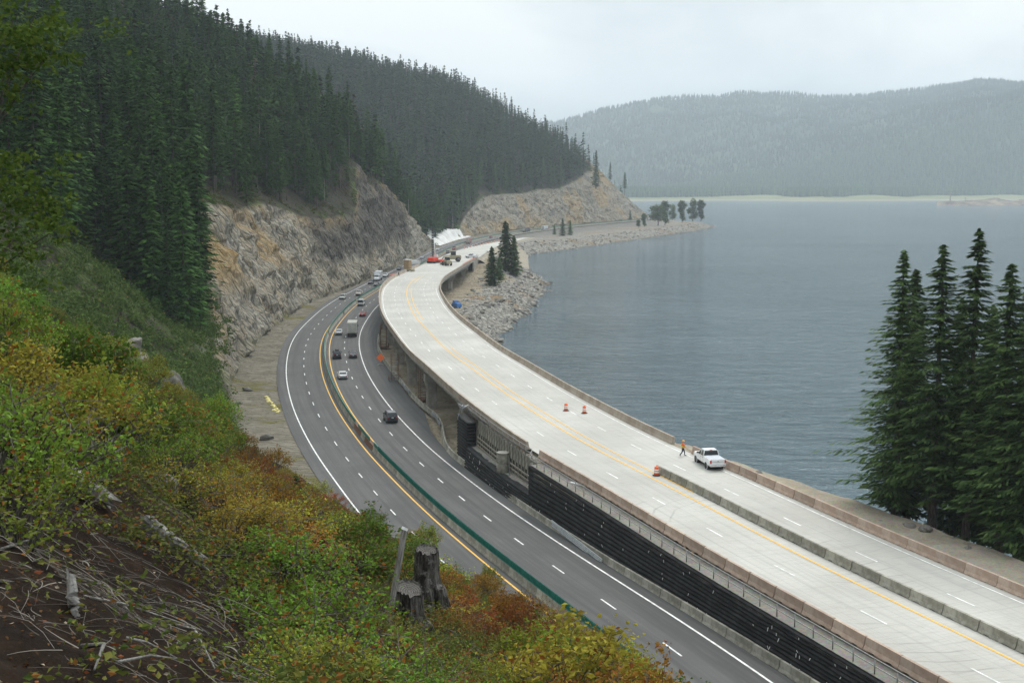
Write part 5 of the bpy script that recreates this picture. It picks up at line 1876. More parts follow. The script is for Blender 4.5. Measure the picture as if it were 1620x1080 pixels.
CV = {}
for i, (h, rad, base, gap, pw) in enumerate(((34, 6.0, .05, .08, .92), (32, 5.0, .12, .15, .78), (30, 4.4, .36, .25, .65), (36, 5.6, .22, .2, .82), (26, 5.8, .03, .05, 1.0), (31, 3.8, .5, .3, .55))):
    V, F = conifer(100 + i, h, rad, base, 38, 7, 9, 1.25, .27, .28, pw, gap)
    CV[i] = (h, npmesh('crown', V, F, [M['needles']]), trunk_mesh('trunk', h, .3, i, M['bark_pale'] if i == 5 else M['bark'], 14, base), base)


def tree(variant, x, y, z, h, rz, label, group, cat='conifer', name='conifer_tree', table=None):
    H, cm, tm, _ = (table or CV)[variant]
    e_ = empty(name, (x, y, z), rz)
    k = h / H
    e_.scale = (k * random.uniform(.9, 1.15), k * random.uniform(.9, 1.15), k)
    tag(e_, label, cat, group)
    link('crown', cm, e_)
    link('trunk', tm, e_)
    return e_


# ---- lakeside firs
LT = {}
for i, (h, rad, base, pw, gp) in enumerate(((31, 9.6, .06, .9, .10), (31, 7.6, .14, .84, .2), (33, 8.0, .16, .86, .24), (27, 6.4, .1, .86, .2))):
    V, F = conifer(300 + i, h, rad, base, 56, 9, 24, .85, .135, .24, pw, gp)
    LT[i] = (h, npmesh('crown', V, F, [M['needles_lake']]), trunk_mesh('trunk', h, .42, 50 + i, M['bark'], 34, .4), base)


V, F = conifer(340, 20, 5.4, .03, 34, 8, 8, 1.5, .45, .2, .72, .05)
LT[4] = (20, npmesh('crown', V, F, [M['needles_lake']]), trunk_mesh('trunk', 20, .35, 54, M['bark'], 10, .3), .03)


def fir_at(px, d, toprow, v, label, group='firs on the lake bank behind the pink barriers'):
    best = None
    for s in np.arange(DECK.sy(70), DECK.sy(300), .5):
        q = DECK.at(s, d - 16 + RWID(float(DECK.at(s)[1])))
        z_ = 13 - .35 - (d - 16) * .62
        u, r, f = project((q[0], q[1], z_ + 8))
        if best is None or abs(u[0] - px) < best[0]: best = (abs(u[0] - px), q, z_)
    _, q, z_ = best
    dep = q[1]
    ztop = at_y(px, toprow, dep)[2]
    return tree(v, q[0], q[1], z_ - .2, ztop - z_, random.random() * 6, label, group, 'fir tree', 'fir_tree', LT)


fir_at(1421, 18.5, 393, 0, 'leftmost big fir on the lake bank, broad dark skirt spreading over the water')
fir_at(1440, 25, 424, 3, 'slimmer fir just behind the leftmost big fir, its tip to the right')
fir_at(1481, 19, 385, 1, 'second tall fir from the left on the lake bank, with a long bare lower trunk')
fir_at(1535, 20.5, 358, 2, 'tallest fir of the lake bank, with a thin ragged top')
fir_at(1586, 19.5, 415, 1, 'fir near the right edge of the view, between the tallest fir and the frame')
fir_at(1612, 25, 432, 3, 'small topped fir at the far right edge of the lake bank')
fir_at(1508, 27, 470, 3, 'short fir standing lower down the bank between the second and the tallest fir')
fir_at(1560, 26, 480, 3, 'short dark fir lower on the bank right of the tallest fir')
fir_at(1632, 19, 440, 0, 'broad fir cut off by the right border of the view')
for px, py, top, v, lb in ((778, 452, 389, 0, 'dark fir alone on the dirt bank beside the far viaduct abutment'), (800, 428, 349, 0, 'tallest of the two overlapping firs behind the lone bank fir'), (813, 436, 372, 1, 'right hand fir of the overlapping pair on the rocky bank'), (790, 447, 405, 3, 'small bushy fir at the foot of the overlapping pair')):
    p = at_z(px, py, 8.0)
    z_ = float(shore_z([p[0]], [p[1]])[0][0])
    p = at_z(px, py, z_)
    e_ = tree(4, p[0], p[1], z_ - .4, at_y(px, top, p[1])[2] - z_, random.random() * 6, lb, None, 'fir tree', 'fir_tree', LT)
    e_.scale = (e_.scale[2] * 1.05, e_.scale[2] * 1.05, e_.scale[2])
for px, py, top, lb in ((877, 371, 355, 'short leftmost fir on the far bank by the road'), (890, 373, 345, 'thin pointed fir in the middle of three on the far bank'), (902, 372, 348, 'rightmost of three little firs on the far bank'), (997, 350, 334, 'small lone tree by the road before the point')):
    p = at_z(px, py, 5)
    e_ = tree(4, p[0], p[1], 4.5, at_y(px, top, p[1])[2] - 4.5, 1, lb, None)
    e_.scale = (e_.scale[2] * 1.7, e_.scale[2] * 1.7, e_.scale[2])

# ---- broadleaf trees on the point
def broad(seed, h, w_, n=2600, leaf=.9, m_='broadleaf'):
    g = np.random.default_rng(seed)
    nb = 16
    cz = h * (.12 + .78 * g.random(nb))
    cr = w_ * (.75 - .5 * np.abs(cz / h - .5))
    az = g.random(nb) * 6.28
    rr = cr * .75 * g.random(nb)
    C = np.stack([np.cos(az) * rr, np.sin(az) * rr, cz], 1)
    k = g.integers(0, nb, n)
    dv = g.normal(0, 1, (n, 3))
    dv /= np.linalg.norm(dv, axis=1)[:, None]
    P = C[k] + dv * (w_ * .38 * g.random((n, 1)) ** .4) * np.array([1, 1, 1.15])
    a = g.normal(0, 1, (n, 3)); a /= np.linalg.norm(a, axis=1)[:, None]
    b = np.cross(a, dv); b /= np.linalg.norm(b, axis=1)[:, None] + 1e-9
    s = leaf * (.5 + .7 * g.random((n, 1)))
    V = np.stack([P - a * s * .5, P + b * s * .35, P + a * s * .5, P - b * s * .35], 1).reshape(-1, 3)
    cm = npmesh('crown', V, np.arange(len(V)).reshape(-1, 4), [M[m_]])
    bb = MB().tube([(0, 0, -.5), (.1, 0, h * .3), (0, .1, h * .75)], [.28, .2, .06], 7)
    for j in range(7):
        bb.tube([(0, 0, h * (.22 + .05 * j)), tuple(C[j] * .9)], [.12, .03], 5)
    return h, cm, bb.mesh('trunk', M['bark']), .2


BT = {i: broad(500 + i, 20, wd) for i, wd in enumerate((7.5, 5.0, 6.0))}
for px, py, top, v, ws, lb in ((1041, 357, 325, 0, 1.3, 'large round broadleaf tree clump at the middle of the point'), (1052, 356, 321, 1, 1.0, 'taller broadleaf tree on the right flank of the round clump'), (1019, 359, 339, 1, 1.0, 'small dark broadleaf tree left of the round clump on the point'), (1010, 361, 348, 0, .8, 'low bush beside the small dark tree on the point'),
                              (1064, 348, 324, 2, 1.0, 'pale thin crowned tree standing back between the clumps on the point'), (1079, 352, 320, 1, 1.0, 'upright broadleaf tree with a light gap on its right, on the point'), (1096, 349, 316, 2, 1.0, 'tallest broadleaf tree near the tip of the point'), (1109, 349, 319, 1, 1.0, 'rightmost broadleaf tree at the very tip of the point')):
    p = at_z(px, py, 5)
    e_ = tree(v, p[0], p[1], 4.6, at_y(px, top, p[1])[2] - 4.6, v, lb, 'broadleaf trees on the point', 'broadleaf tree', 'broadleaf_tree', BT)
    e_.scale = (e_.scale[2] * ws * 1.35, e_.scale[2] * ws * 1.35, e_.scale[2] * 1.1)

# ---- forest on the mountain
cand = []
for (sa, sb, st, da, db) in ((LOW.sy(118), LOW.sy(470), 5.2, 8, 320), (LOW.sy(470), LOW.sy(760), 5.4, 8, 360), (LOW.sy(760), LOW.L - 5, 6.2, 8, 560)):
    s, d = np.meshgrid(np.arange(sa, sb, st), np.arange(da, db, st), indexing='ij')
    s = s + RNG.uniform(-.48, .48, s.shape) * st
    d = d + RNG.uniform(-.48, .48, d.shape) * st
    cand.append(np.stack([s.ravel(), d.ravel()], 1))
cand = np.vstack(cand)
xy, z, over, d0, sl, yr, zr = hill(cand[:, 0], cand[:, 1])
dd = cand[:, 1]
dist = np.hypot(xy[:, 0], xy[:, 1])
u, r, f = project(np.c_[xy, z])
gapn = fbm(np.c_[xy / 26, z * 0], 3, 63)
ok = (over < -1.0) & (xy[:, 1] > 118) & (dd > d0 + 4) & (u > -220) & (u < 1010)
ok &= ~((yr > 1476) & (RNG.random(len(z)) > .05)) & (xy[:, 1] < 1800)
ok &= (gapn > .30)
# keep the green brush slope below the left-hand trees open
open_ = (u > 90) & (u < 345) & (r > tab(u, [(90, 395), (150, 425), (250, 505), (345, 575)])) & (dist < 300)
ok &= ~open_
ok &= ~((dist < 150) & (u > 70))
# band of brush between the cut edge and the trees
ok &= ~((over > -9) & (yr > 330) & (yr < 640) & (RNG.random(len(z)) > .12))
ok &= ~((u > 335) & (yr < 330) & (over > -14) & (RNG.random(len(z)) > .1))
I = np.where(ok)[0]
I = I[np.argsort(dist[I])]
hh = np.clip(RNG.normal(.92, .2, len(z)), .42, 1.35) * np.where(yr > 760, 25, np.where(dist < 330, 31, 28)) * np.where(RNG.random(len(z)) < .12, .6, 1)
sky = np.full(1400, 900.0)
trees = []
for i in I:
    px, sc = u[i], FPX / f[i]
    top = r[i] - hh[i] * sc * .99
    hw = 3.4 * hh[i] / 30 * sc
    a, b_ = int(px - hw) + 240, int(px + hw) + 241
    if b_ < 1 or a > 1390 or top > 800: continue
    a, b_ = max(a, 0), min(b_, 1400)
    cx = np.arange(a, b_) - 240
    prof = top + np.abs(cx - px) / hw * (r[i] - top)
    g_ = np.maximum(0, sky[a:b_] - prof)
    inf = (cx > 0) & (cx < 1620)
    vis = float(np.minimum(g_[inf], np.maximum(0, 1080 - prof[inf])).sum()) if top < 1080 else 0
    vis = float((np.minimum(g_, r[i] - top) * inf * (r[i] > 0)).sum())
    mx = sky[a:b_].max() if b_ > a else 0
    if vis > 0 or top < mx + (60 if dist[i] < 500 else 14): trees.append((i, vis))
    sky[a:b_] = np.minimum(sky[a:b_], prof)
trees.sort(key=lambda t: -t[1])
NI = 262
labs = {'edge': 'dark conifer on the near edge of the forest above the green brush slope', 'cut': 'tall conifer in the forest standing above the grey rock cut', 'far': 'conifer high on the wooded spur behind the rock cut'}
for i, vis in trees[:NI]:
    k = 'edge' if dist[i] < 290 else ('cut' if dist[i] < 520 else 'far')
    v = random.choice((0, 0, 1, 4, 3) if (dist[i] < 290 and u[i] < 280) else (0, 1, 2, 3, 3, 5))
    tree(v, xy[i, 0], xy[i, 1], z[i] - .3, hh[i], random.random() * 6.28, labs[k], {'edge': 'conifers at the near forest edge', 'cut': 'conifers above the rock cut', 'far': 'conifers on the spur'}[k])
# everything further reads as one wood
LOW1 = [conifer(700 + i, h, rd, bs, 17, 6, 3, 2.0, .66, .28, pw, .12) for i, (h, rd, bs, pw) in enumerate(((30, 5.6, .06, .95), (30, 4.6, .2, .8), (30, 5.0, .1, .85), (30, 4.2, .34, .65), (26, 6.0, .05, 1.0)))]
LOW2 = [conifer(800 + i, h, rd, bs, 11, 5, 2, 2.8, 1.15, .3, pw, .1) for i, (h, rd, bs, pw) in enumerate(((30, 6.2, .04, .95), (30, 5.2, .14, .8), (30, 5.6, .06, .9), (30, 4.4, .28, .7), (25, 6.6, .03, 1.0)))]


def trunk_lo(h, n=4, r=.3):
    a = np.arange(n) * 2 * PI / n
    return np.vstack([np.stack([np.cos(a) * r, np.sin(a) * r, a * 0 - .5], 1), np.stack([np.cos(a) * .08, np.sin(a) * .08, a * 0 + h * .9], 1)]), np.array([[k, (k + 1) % n, n + (k + 1) % n, n + k] for k in range(n)])


TL = trunk_lo(30)


def wood(name, items, bank, mneedle):
    Vs, Fs, Ms, Ts, off = [], [], [], [], 0
    for (x, y, z_, h) in items:
        tt = (min(1, max(0, RNG.normal(.45, .24) + .5 * (fbm([[x / 40, y / 40, 0]], 3, 6)[0] - .5))), RNG.random(), 0)
        V, F = bank[int(RNG.integers(len(bank)))]
        a = RNG.random() * 6.28
        k = h / 30
        kx = k * RNG.uniform(.85, 1.2)
        c, s = math.cos(a), math.sin(a)
        for vv, ff, mi in ((V, F, 0), (TL[0], TL[1], 1)):
            W_ = np.stack([(vv[:, 0] * c - vv[:, 1] * s) * kx + x, (vv[:, 0] * s + vv[:, 1] * c) * kx + y, vv[:, 2] * k + z_], 1)
            Vs.append(W_.astype(np.float32)); Fs.append(ff + off); Ms.append(np.full(len(ff), mi)); Ts.append(np.tile(tt, (len(vv), 1)))
            off += len(vv)
    o = link(name, npmesh(name, np.vstack(Vs), np.vstack(Fs), [mneedle, M['bark_dark']], np.concatenate(Ms), attrs={'tint': np.vstack(Ts)}))
    return tag(o, kind='stuff')


rest = [(xy[i, 0], xy[i, 1], z[i] - .3, hh[i], dist[i]) for i, _ in trees[NI:]]
wood('near_wood', [t[:4] for t in rest if t[4] < 620], LOW1, M['needles_far'])
wood('far_wood', [t[:4] for t in rest if t[4] >= 620], LOW2, M['needles_far'])
print('forest', len(trees), sum(t[4] < 620 for t in rest))

# single trees on the rock cut itself and dead snags
for px, py, top, v, lb in ((327, 424, 318, 5, 'lone ragged conifer standing on a ledge of the rock cut'), (312, 420, 330, 5, 'thin conifer just left of the lone ragged one on the ledge'), (943, 275, 238, 4, 'lone conifer on the bare rocky brow of the far headland')):
    dep = 1425
    if px < 400:
        for dep in np.arange(225, 420, 1.0):
            q = at_y(px, py, dep)
            s_, d_ = LOW.sd(q[0], q[1])
            if q[2] < float(hill([s_], [-d_])[1][0]) + .3: break
        dep -= 1.5
    p = at_y(px, py, dep)
    if dep > 1000: p[2] = float(natural([p[0]], [p[1]])[0])
    tree(v, p[0], p[1], p[2] - 1.5, at_y(px, top, dep)[2] - p[2] + 1.5, 1, lb, None)
for px, py, top, dep, lb in ((281, 150, 78, 500, 'bleached dead trunk sticking out of the forest with bare side limbs'), (643, 150, 100, 1450, 'pale dead snag on the far ridge line')):
    p = at_y(px, py, dep)
    ht = at_y(px, top, dep)[2] - p[2]
    b = MB().tube([(0, 0, -8), (.1, 0, ht * .5), (0, .2, ht)], [.5, .35, .1], 6)
    for k in range(7): b.tube([(0, 0, ht * (.3 + .09 * k)), (random.uniform(-3.5, 3.5), random.uniform(-1, 1), ht * (.3 + .09 * k) + random.uniform(-.4, 1.2))], [.12, .03], 4)
    tag(b.build('dead_tree', M['bark_pale'], None, tuple(p)), lb, 'dead tree')

# ================================================================== BRUSH
def leafcloud(P, size, g, squash=.8):
    n = len(P)
    a = g.normal(0, 1, (n, 3)) * np.array([1, 1, squash])
    a /= np.linalg.norm(a, axis=1)[:, None]
    b = np.cross(a, g.normal(0, 1, (n, 3)))
    b /= np.linalg.norm(b, axis=1)[:, None] + 1e-9
    s = size * (.55 + .8 * g.random((n, 1)))
    nrm = np.cross(a, b) * s * .14
    V = np.stack([P - a * s * .5, P + b * s * .32 + nrm, P + a * s * .5, P - b * s * .32 + nrm], 1).reshape(-1, 3)
    return V, np.arange(len(V)).reshape(-1, 4)


def shrub(seed, r, h, stems, per, leaf, spread=.22):
    """stems fan out of one root, twigs carry leaves along their upper half"""
    g = np.random.default_rng(seed)
    b = MB()
    pts = []
    for k in range(stems):
        a = g.random() * 6.28
        rr = r * math.sqrt(g.random())
        hz = h * (1 - .45 * (rr / r) ** 2) * (.65 + .4 * g.random())
        tip = np.array([math.cos(a) * rr, math.sin(a) * rr, hz])
        mid = tip * np.array([.45, .45, .6]) + g.normal(0, .05, 3)
        b.tube([(0, 0, -.15), tuple(mid), tuple(tip)], [.014, .009, .004], 4, sm=False)
        for j in range(4):
            f = .45 + .55 * g.random()
            q = mid + (tip - mid) * f
            e_ = q + g.normal(0, spread * r * .7, 3) * np.array([1, 1, .6]) + np.array([0, 0, .05])
            b.tube([tuple(q), tuple(e_)], [.006, .003], 3, sm=False, caps=False)
            m_ = per // 4
            t_ = g.random((m_, 1)) ** .7
            pts.append(q + (e_ - q) * t_ + g.normal(0, leaf * 1.1, (m_, 3)))
    P = np.vstack(pts)
    P[:, 2] = np.maximum(P[:, 2], .02)
    V, F = leafcloud(P, leaf, g, .6)
    return npmesh('foliage', V, F, [M['shrub']]), b.mesh('stem', M['bark'])


SHV = {'fine': [shrub(900 + i, .85, .95, 34, 84, .040) for i in range(3)], 'low': [shrub(910 + i, .95, .55, 34, 72, .042, .25) for i in range(3)], 'maple': [shrub(920 + i, 1.1, 1.8, 30, 60, .085) for i in range(3)]}
TONES = {'green': ((.16, .27, .034), 'bright green'), 'olive': ((.25, .285, .034), 'olive green'), 'yellow': ((.38, .38, .05), 'yellowish green'), 'orange': ((.42, .19, .034), 'orange brown'), 'red': ((.34, .075, .03), 'dark red')}
KINDW = {'fine': 'fine leaved', 'low': 'low spreading', 'maple': 'tall broad leaved'}
made = 0
used_xy = []
tries = np.random.default_rng(77)


def plant(kind, x, y, tone, sc):
    z_ = float(lookz([x], [y])[0])
    fo, st = random.choice(SHV[kind])
    e_ = empty('shrub', (x, y, z_ - .04), random.random() * 6.28)
    e_.scale = (sc * random.uniform(.9, 1.15), sc * random.uniform(.9, 1.15), sc * random.uniform(.8, 1.15))
    lab = f'{KINDW[kind]} {TONES[tone][1]} shrub growing on the steep slope below the lookout'
    tag(e_, lab, 'shrub', f'{TONES[tone][1]} {KINDW[kind]} shrubs on the near slope')
    f_ = link('foliage', fo, e_)
    link('stem', st, e_)
    c = np.array(TONES[tone][0]) * random.uniform(.75, 1.25)
    f_.color = (*[min(.5, v * random.uniform(.85, 1.15)) for v in c], 1)


while made < 278:
    yy = 8.2 + 49 * tries.random() ** 1.1
    xx = yy * tries.uniform(-.46, .16)
    zz_ = float(natural([xx], [yy])[0])
    px, py, _ = [float(v[0]) for v in project((xx, yy, zz_ + .4))]
    if px < -90 or px > 1080 or py > 1250: continue
    nz_ = float(fbm([[xx / 4.0, yy / 4.0, 1]], 3, 5)[0])
    # bare soil at the lower left
    if py > 830 and px < 90 + (py - 830) * 1.45 and px < 430:
        if tries.random() > .04: continue
    if 470 < px < 560 and 860 < py < 960: continue
    if 520 < px < 780 and yy < 23.5 and (py < 1030 or tries.random() < .4): continue
    if 30 < px < 370 and yy < 18.5 and 730 < py < 980 and tries.random() < .8: continue
    if 60 < px < 330 and 740 < py < 905 and tries.random() > .35: continue
    dmin = .48 + .018 * yy
    if any((xx - a) ** 2 + (yy - b_) ** 2 < dmin ** 2 for a, b_ in used_xy): continue
    t_ = tries.random()
    if px < 480 and py < 740: kind = 'maple' if t_ < .45 else 'fine'
    elif px > 560: kind = 'maple' if t_ < .45 else ('fine' if t_ < .8 else 'low')
    else: kind = 'low' if t_ < .4 else 'fine'
    if yy < 14 and kind == 'maple': kind = 'fine'
    ln_ = 752 + (px - 70) * .6
    if 30 < px < 350 and yy < 20:
        if -75 < ln_ - py < 40 and yy < 19: continue
        if py > ln_: kind = 'low'
    w_ = nz_ + .25 * (tries.random() - .5)
    if w_ < .49: tone = 'green'
    elif w_ < .585: tone = 'olive'
    elif w_ < .665: tone = 'yellow'
    elif w_ < .77: tone = 'orange'
    else: tone = 'red'
    if 350 < px < 570 and 740 < py < 870: tone = ('red', 'orange', 'olive', 'yellow')[int(tries.random() * 4)]
    if px > 690 and tone in ('green', 'olive') and tries.random() < .5: tone = ('orange', 'red')[int(tries.random() * 2)]
    if 300 < px < 520 and py > 880: tone = ('green', 'olive', 'green')[int(tries.random() * 3)]
    if px < 260 and tone in ('red', 'orange') and tries.random() < .75: tone = ('green', 'olive', 'yellow')[int(tries.random() * 3)]
    if 480 < px < 820 and yy < 24: kind = 'low'
    sc = {'fine': 1.0, 'low': .8 if 480 < px < 820 and yy < 24 else 1.05, 'maple': .85}[kind] * tries.uniform(.75, 1.2) * 1.05
    plant(kind, xx, yy, tone, sc)
    used_xy.append((xx, yy))
    made += 1

# low leafy ground cover, dry sticks and leaf litter between the shrubs
g = np.random.default_rng(5)
n = 190000
yy = 3.5 + 56 * g.random(n) ** 1.3
xx = yy * g.uniform(-.5, .2, n)
zz_ = lookz(xx, yy)
u_, r_, _ = project(np.c_[xx, yy, zz_])
pn = fbm(np.c_[xx / 1.6, yy / 1.6, xx * 0], 3, 15)
baresoil = (r_ > 810) & (u_ < 90 + (r_ - 810) * 1.5) & (u_ < 440)
k = (pn > .44) & (~baresoil | (g.random(n) < .12)) & ~((u_ > 470) & (u_ < 550) & (r_ > 850) & (r_ < 950))
P = np.c_[xx, yy, zz_ + .03 + (.12 + .4 * smooth(pn, .45, .65)) * g.random(n)][k]
V, F = leafcloud(P, .055, g, .4)
tone = fbm(np.c_[P[:, :2] / 3.0, P[:, 2] * 0], 3, 25)
M['cover_leaf'] = leafmat('ground_cover_leaves', (.055, .085, .02), (.15, .145, .032), accents=((.0, .08, (.2, .08, .02)), (.08, .11, (.17, .035, .016))), transl=.25)
tag(link('ground_cover', npmesh('ground_cover', V, F, [M['cover_leaf']])), kind='stuff')


def sticks(name, n, rng_y, len_, rad_, m_, cond=None, up=.12):
    Vs, Fs, off = [], [], 0
    c_ = 0
    while c_ < n:
        y0 = rng_y[0] + (rng_y[1] - rng_y[0]) * g.random() ** 1.3
        x0 = y0 * g.uniform(-.46, .14)
        if cond and not cond(x0, y0): continue
        a = g.random() * 6.28
        L = len_ * (.3 + 1.2 * g.random() ** 2)
        ts = np.linspace(0, 1, 5)
        bend = g.normal(0, .16) * L
        X = x0 + math.cos(a) * L * ts + -math.sin(a) * bend * np.sin(ts * PI)
        Y = y0 + math.sin(a) * L * ts + math.cos(a) * bend * np.sin(ts * PI)
        Zb = lookz(X[[0, -1]], Y[[0, -1]])
        Z_ = Zb[0] + (Zb[1] - Zb[0]) * ts + .03 + g.random() * up + .08 * L * np.sin(ts * PI) * g.random()
        r0 = rad_ * (.5 + g.random())
        ring_ = np.array([0, 2.1, 4.2])
        rr = r0 * (1 - .7 * ts)
        tx, ty = math.cos(a), math.sin(a)
        V = np.stack([X[:, None] - ty * rr[:, None] * np.cos(ring_), Y[:, None] + tx * rr[:, None] * np.cos(ring_), Z_[:, None] + rr[:, None] * np.sin(ring_)], -1).reshape(-1, 3)
        F = np.array([[i * 3 + j, i * 3 + (j + 1) % 3, (i + 1) * 3 + (j + 1) % 3, (i + 1) * 3 + j] for i in range(4) for j in range(3)])
        Vs.append(V); Fs.append(F + off)
        off += 15
        c_ += 1
    return tag(link(name, npmesh(name, np.vstack(Vs), np.vstack(Fs), [m_])), kind='stuff')


m, t = mat('dry_twigs', .9, None, 0, .15)
gg = t.n('ShaderNodeNewGeometry')
t.col(t.mix(gg.outputs['Random Per Island'], (.04, .03, .023), (.24, .215, .185)))
M['twig'] = m
sticks('dry_twigs', 3000, (6.5, 40), .34, .0036, M['twig'], up=.05)
sticks('dry_branches', 150, (9, 32), .9, .007, M['twig'], up=.12)
sticks('twig_tangle', 380, (8, 15), .5, .004, M['twig'], cond=lambda x, y: -.42 < x / y < -.17, up=.22)
pts = np.c_[(yq := 4 + 26 * g.random(9000)) * g.uniform(-.46, .1, 9000), yq]
P = np.c_[pts, lookz(pts[:, 0], pts[:, 1]) + .012]
V, F = leafcloud(P, .032, g, .12)
M['litter'] = leafmat('bark_litter', (.045, .025, .013), (.12, .065, .03), accents=((0, .06, (.3, .25, .19)), (.06, .14, (.22, .075, .03))), transl=0)
tag(link('bark_litter', npmesh('bark_litter', V, F, [M['litter']])), kind='stuff')

# brush on the slope between the lookout and the forest
n = 15000
s = g.uniform(LOW.sy(40), LOW.sy(350), n)
d = g.uniform(14, 150, n)
bxy, bz, bov, bd0, *_r = hill(s, d)
bu, br_, bf = project(np.c_[bxy, bz])
k = ((bov < .3) | (bxy[:, 1] < 285)) & (d > bd0 + 2.5) & (bxy[:, 1] > 45) & (bu > -60) & (bu < 520) & (fbm(np.c_[bxy / 9, bz * 0], 3, 33) > .36) & (np.hypot(bxy[:, 0], bxy[:, 1]) > 55)
Vs = []
for (x, y), z_ in zip(bxy[k], bz[k]):
    r0 = g.uniform(.8, 2.4)
    m_ = 90
    dv = g.normal(0, 1, (m_, 3))
    dv /= np.linalg.norm(dv, axis=1)[:, None]
    lob = g.normal(0, .45, (5, 3)) * r0
    P = lob[g.integers(0, 5, m_)] + dv * r0 * .65 * g.random((m_, 1)) ** .5
    P[:, 2] = np.abs(P[:, 2]) * .8
    Vs.append(leafcloud(P + np.array([x, y, z_]), .26 + .12 * r0, g, .7)[0])
V = np.vstack(Vs)
M['brush'] = leafmat('slope_brush_leaves', (.040, .075, .018), (.10, .15, .034), accents=((0, .05, (.15, .13, .04)),), transl=.2)
tag(link('slope_brush', npmesh('slope_brush', V, np.arange(len(V)).reshape(-1, 4), [M['brush']])), kind='stuff')
# mossy brush along the top of the rock cut
n = 5200
s = g.uniform(LOW.sy(300), LOW.sy(900), n)
d = g.uniform(14, 75, n)
bxy, bz, bov, bd0, _1, byr, _2 = hill(s, d)
k = (bov < -.2) & (bov > -14) & (fbm(np.c_[bxy / 7, bz * 0], 3, 35) > .45)
Vs = []
for (x, y), z_ in zip(bxy[k], bz[k]):
    r0 = g.uniform(.5, 1.5)
    m_ = 46
    P = g.normal(0, .45, (m_, 3)) * r0
    P[:, 2] = np.abs(P[:, 2])
    Vs.append(leafcloud(P + np.array([x, y, z_]), .5, g, .7)[0])
V = np.vstack(Vs)
M['cutbrush'] = leafmat('cut_edge_brush', (.04, .06, .02), (.10, .12, .035), accents=((0, .12, (.12, .05, .025)), (.12, .25, (.13, .11, .06))), transl=.2)
tag(link('cut_edge_brush', npmesh('cut_edge_brush', V, np.arange(len(V)).reshape(-1, 4), [M['cutbrush']])), kind='stuff')


# ================================================================== LOGS, STUMPS, POST
def ground_at(px, py):
    """where the line of sight meets the lookout hillside"""
    rr = np.linspace(4, 60, 600)
    b_ = bearing(px, py)
    P = b_[None] * (rr / b_[1])[:, None] + np.array([0, 0, CAM_Z])
    zz = lookz(P[:, 0], P[:, 1])
    k = np.argmax(P[:, 2] < zz)
    return P[k] if P[k, 2] < zz[k] else P[-1]


def log(name, p0, p1, r0, r1, m_, label, cat, n=10, seg=14, split=.25):
    p0, p1 = Vector(p0), Vector(p1)
    ax = (p1 - p0).normalized()
    a = ax.cross(Vector((0, 0, 1))).normalized()
    b_ = ax.cross(a)
    V, F = [], []
    gr = [1 + random.uniform(-split, split) for _ in range(n)]
    for i in range(seg + 1):
        f = i / seg
        c = p0.lerp(p1, f) + Vector((random.uniform(-.02, .02), random.uniform(-.02, .02), random.uniform(-.02, .02)))
        for k in range(n):
            r_ = (r0 + (r1 - r0) * f) * gr[k] * random.uniform(.9, 1.1)
            t_ = 2 * PI * k / n
            V.append(tuple(c + (a * math.cos(t_) + b_ * math.sin(t_)) * r_ + ax * (random.uniform(-.15, .15) if i in (0, seg) else 0)))
    for i in range(seg):
        for k in range(n): F.append((i * n + k, i * n + (k + 1) % n, (i + 1) * n + (k + 1) % n, (i + 1) * n + k))
    mb = MB().add(V, F, 0)
    mb.add([V[k] for k in range(n)], [tuple(range(n))], 0)
    mb.add([V[seg * n + k] for k in range(n)], [tuple(range(n))[::-1]], 0)
    o = mb.build(name, m_)
    return tag(o, label, cat)


m, t = mat('silvered_log', .95, None, 0, .15)
co_ = t.coord('pos')
c = t.mix(t.ramp(t.noise(co_, 5, 6, .7), .35, .7), (.10, .092, .082), (.34, .325, .30))
c = t.mix(t.math('MULTIPLY', t.ramp(t.noise(co_, 14, 3), .6, .7), .6), c, (.05, .042, .035))
t.col(c)
t.bump(t.noise(co_, 12, 5, .7), .03)
M['log'] = m
L0, L1_, L2_, L3_ = ground_at(70, 752), ground_at(172, 815), ground_at(235, 855), ground_at(322, 902)
log('fallen_log', L0 + np.array([0, 0, .22]), L1_ + np.array([0, 0, .2]), .095, .085, M['log'], 'silvery grey fallen log lying downhill on the near slope, upper piece', 'log')
log('fallen_log', L2_ + np.array([0, 0, .2]), L3_ + np.array([0, 0, .1]), .085, .06, M['log'], 'lower broken piece of silvery grey log, half buried in shrubs', 'log')
log('split_wood', ground_at(135, 730) + np.array([0, 0, .15]), ground_at(185, 708) + np.array([0, 0, .2]), .05, .1, M['log'], 'short splintered pale wood piece above the long fallen log', 'wood piece', split=.5)
log('broken_stick', ground_at(118, 985) + np.array([0, 0, .0]), ground_at(118, 985) + np.array([-.02, .04, .2]), .02, .028, M['log'], 'small bleached stick standing upright on the bare brown soil', 'stick', split=.4)
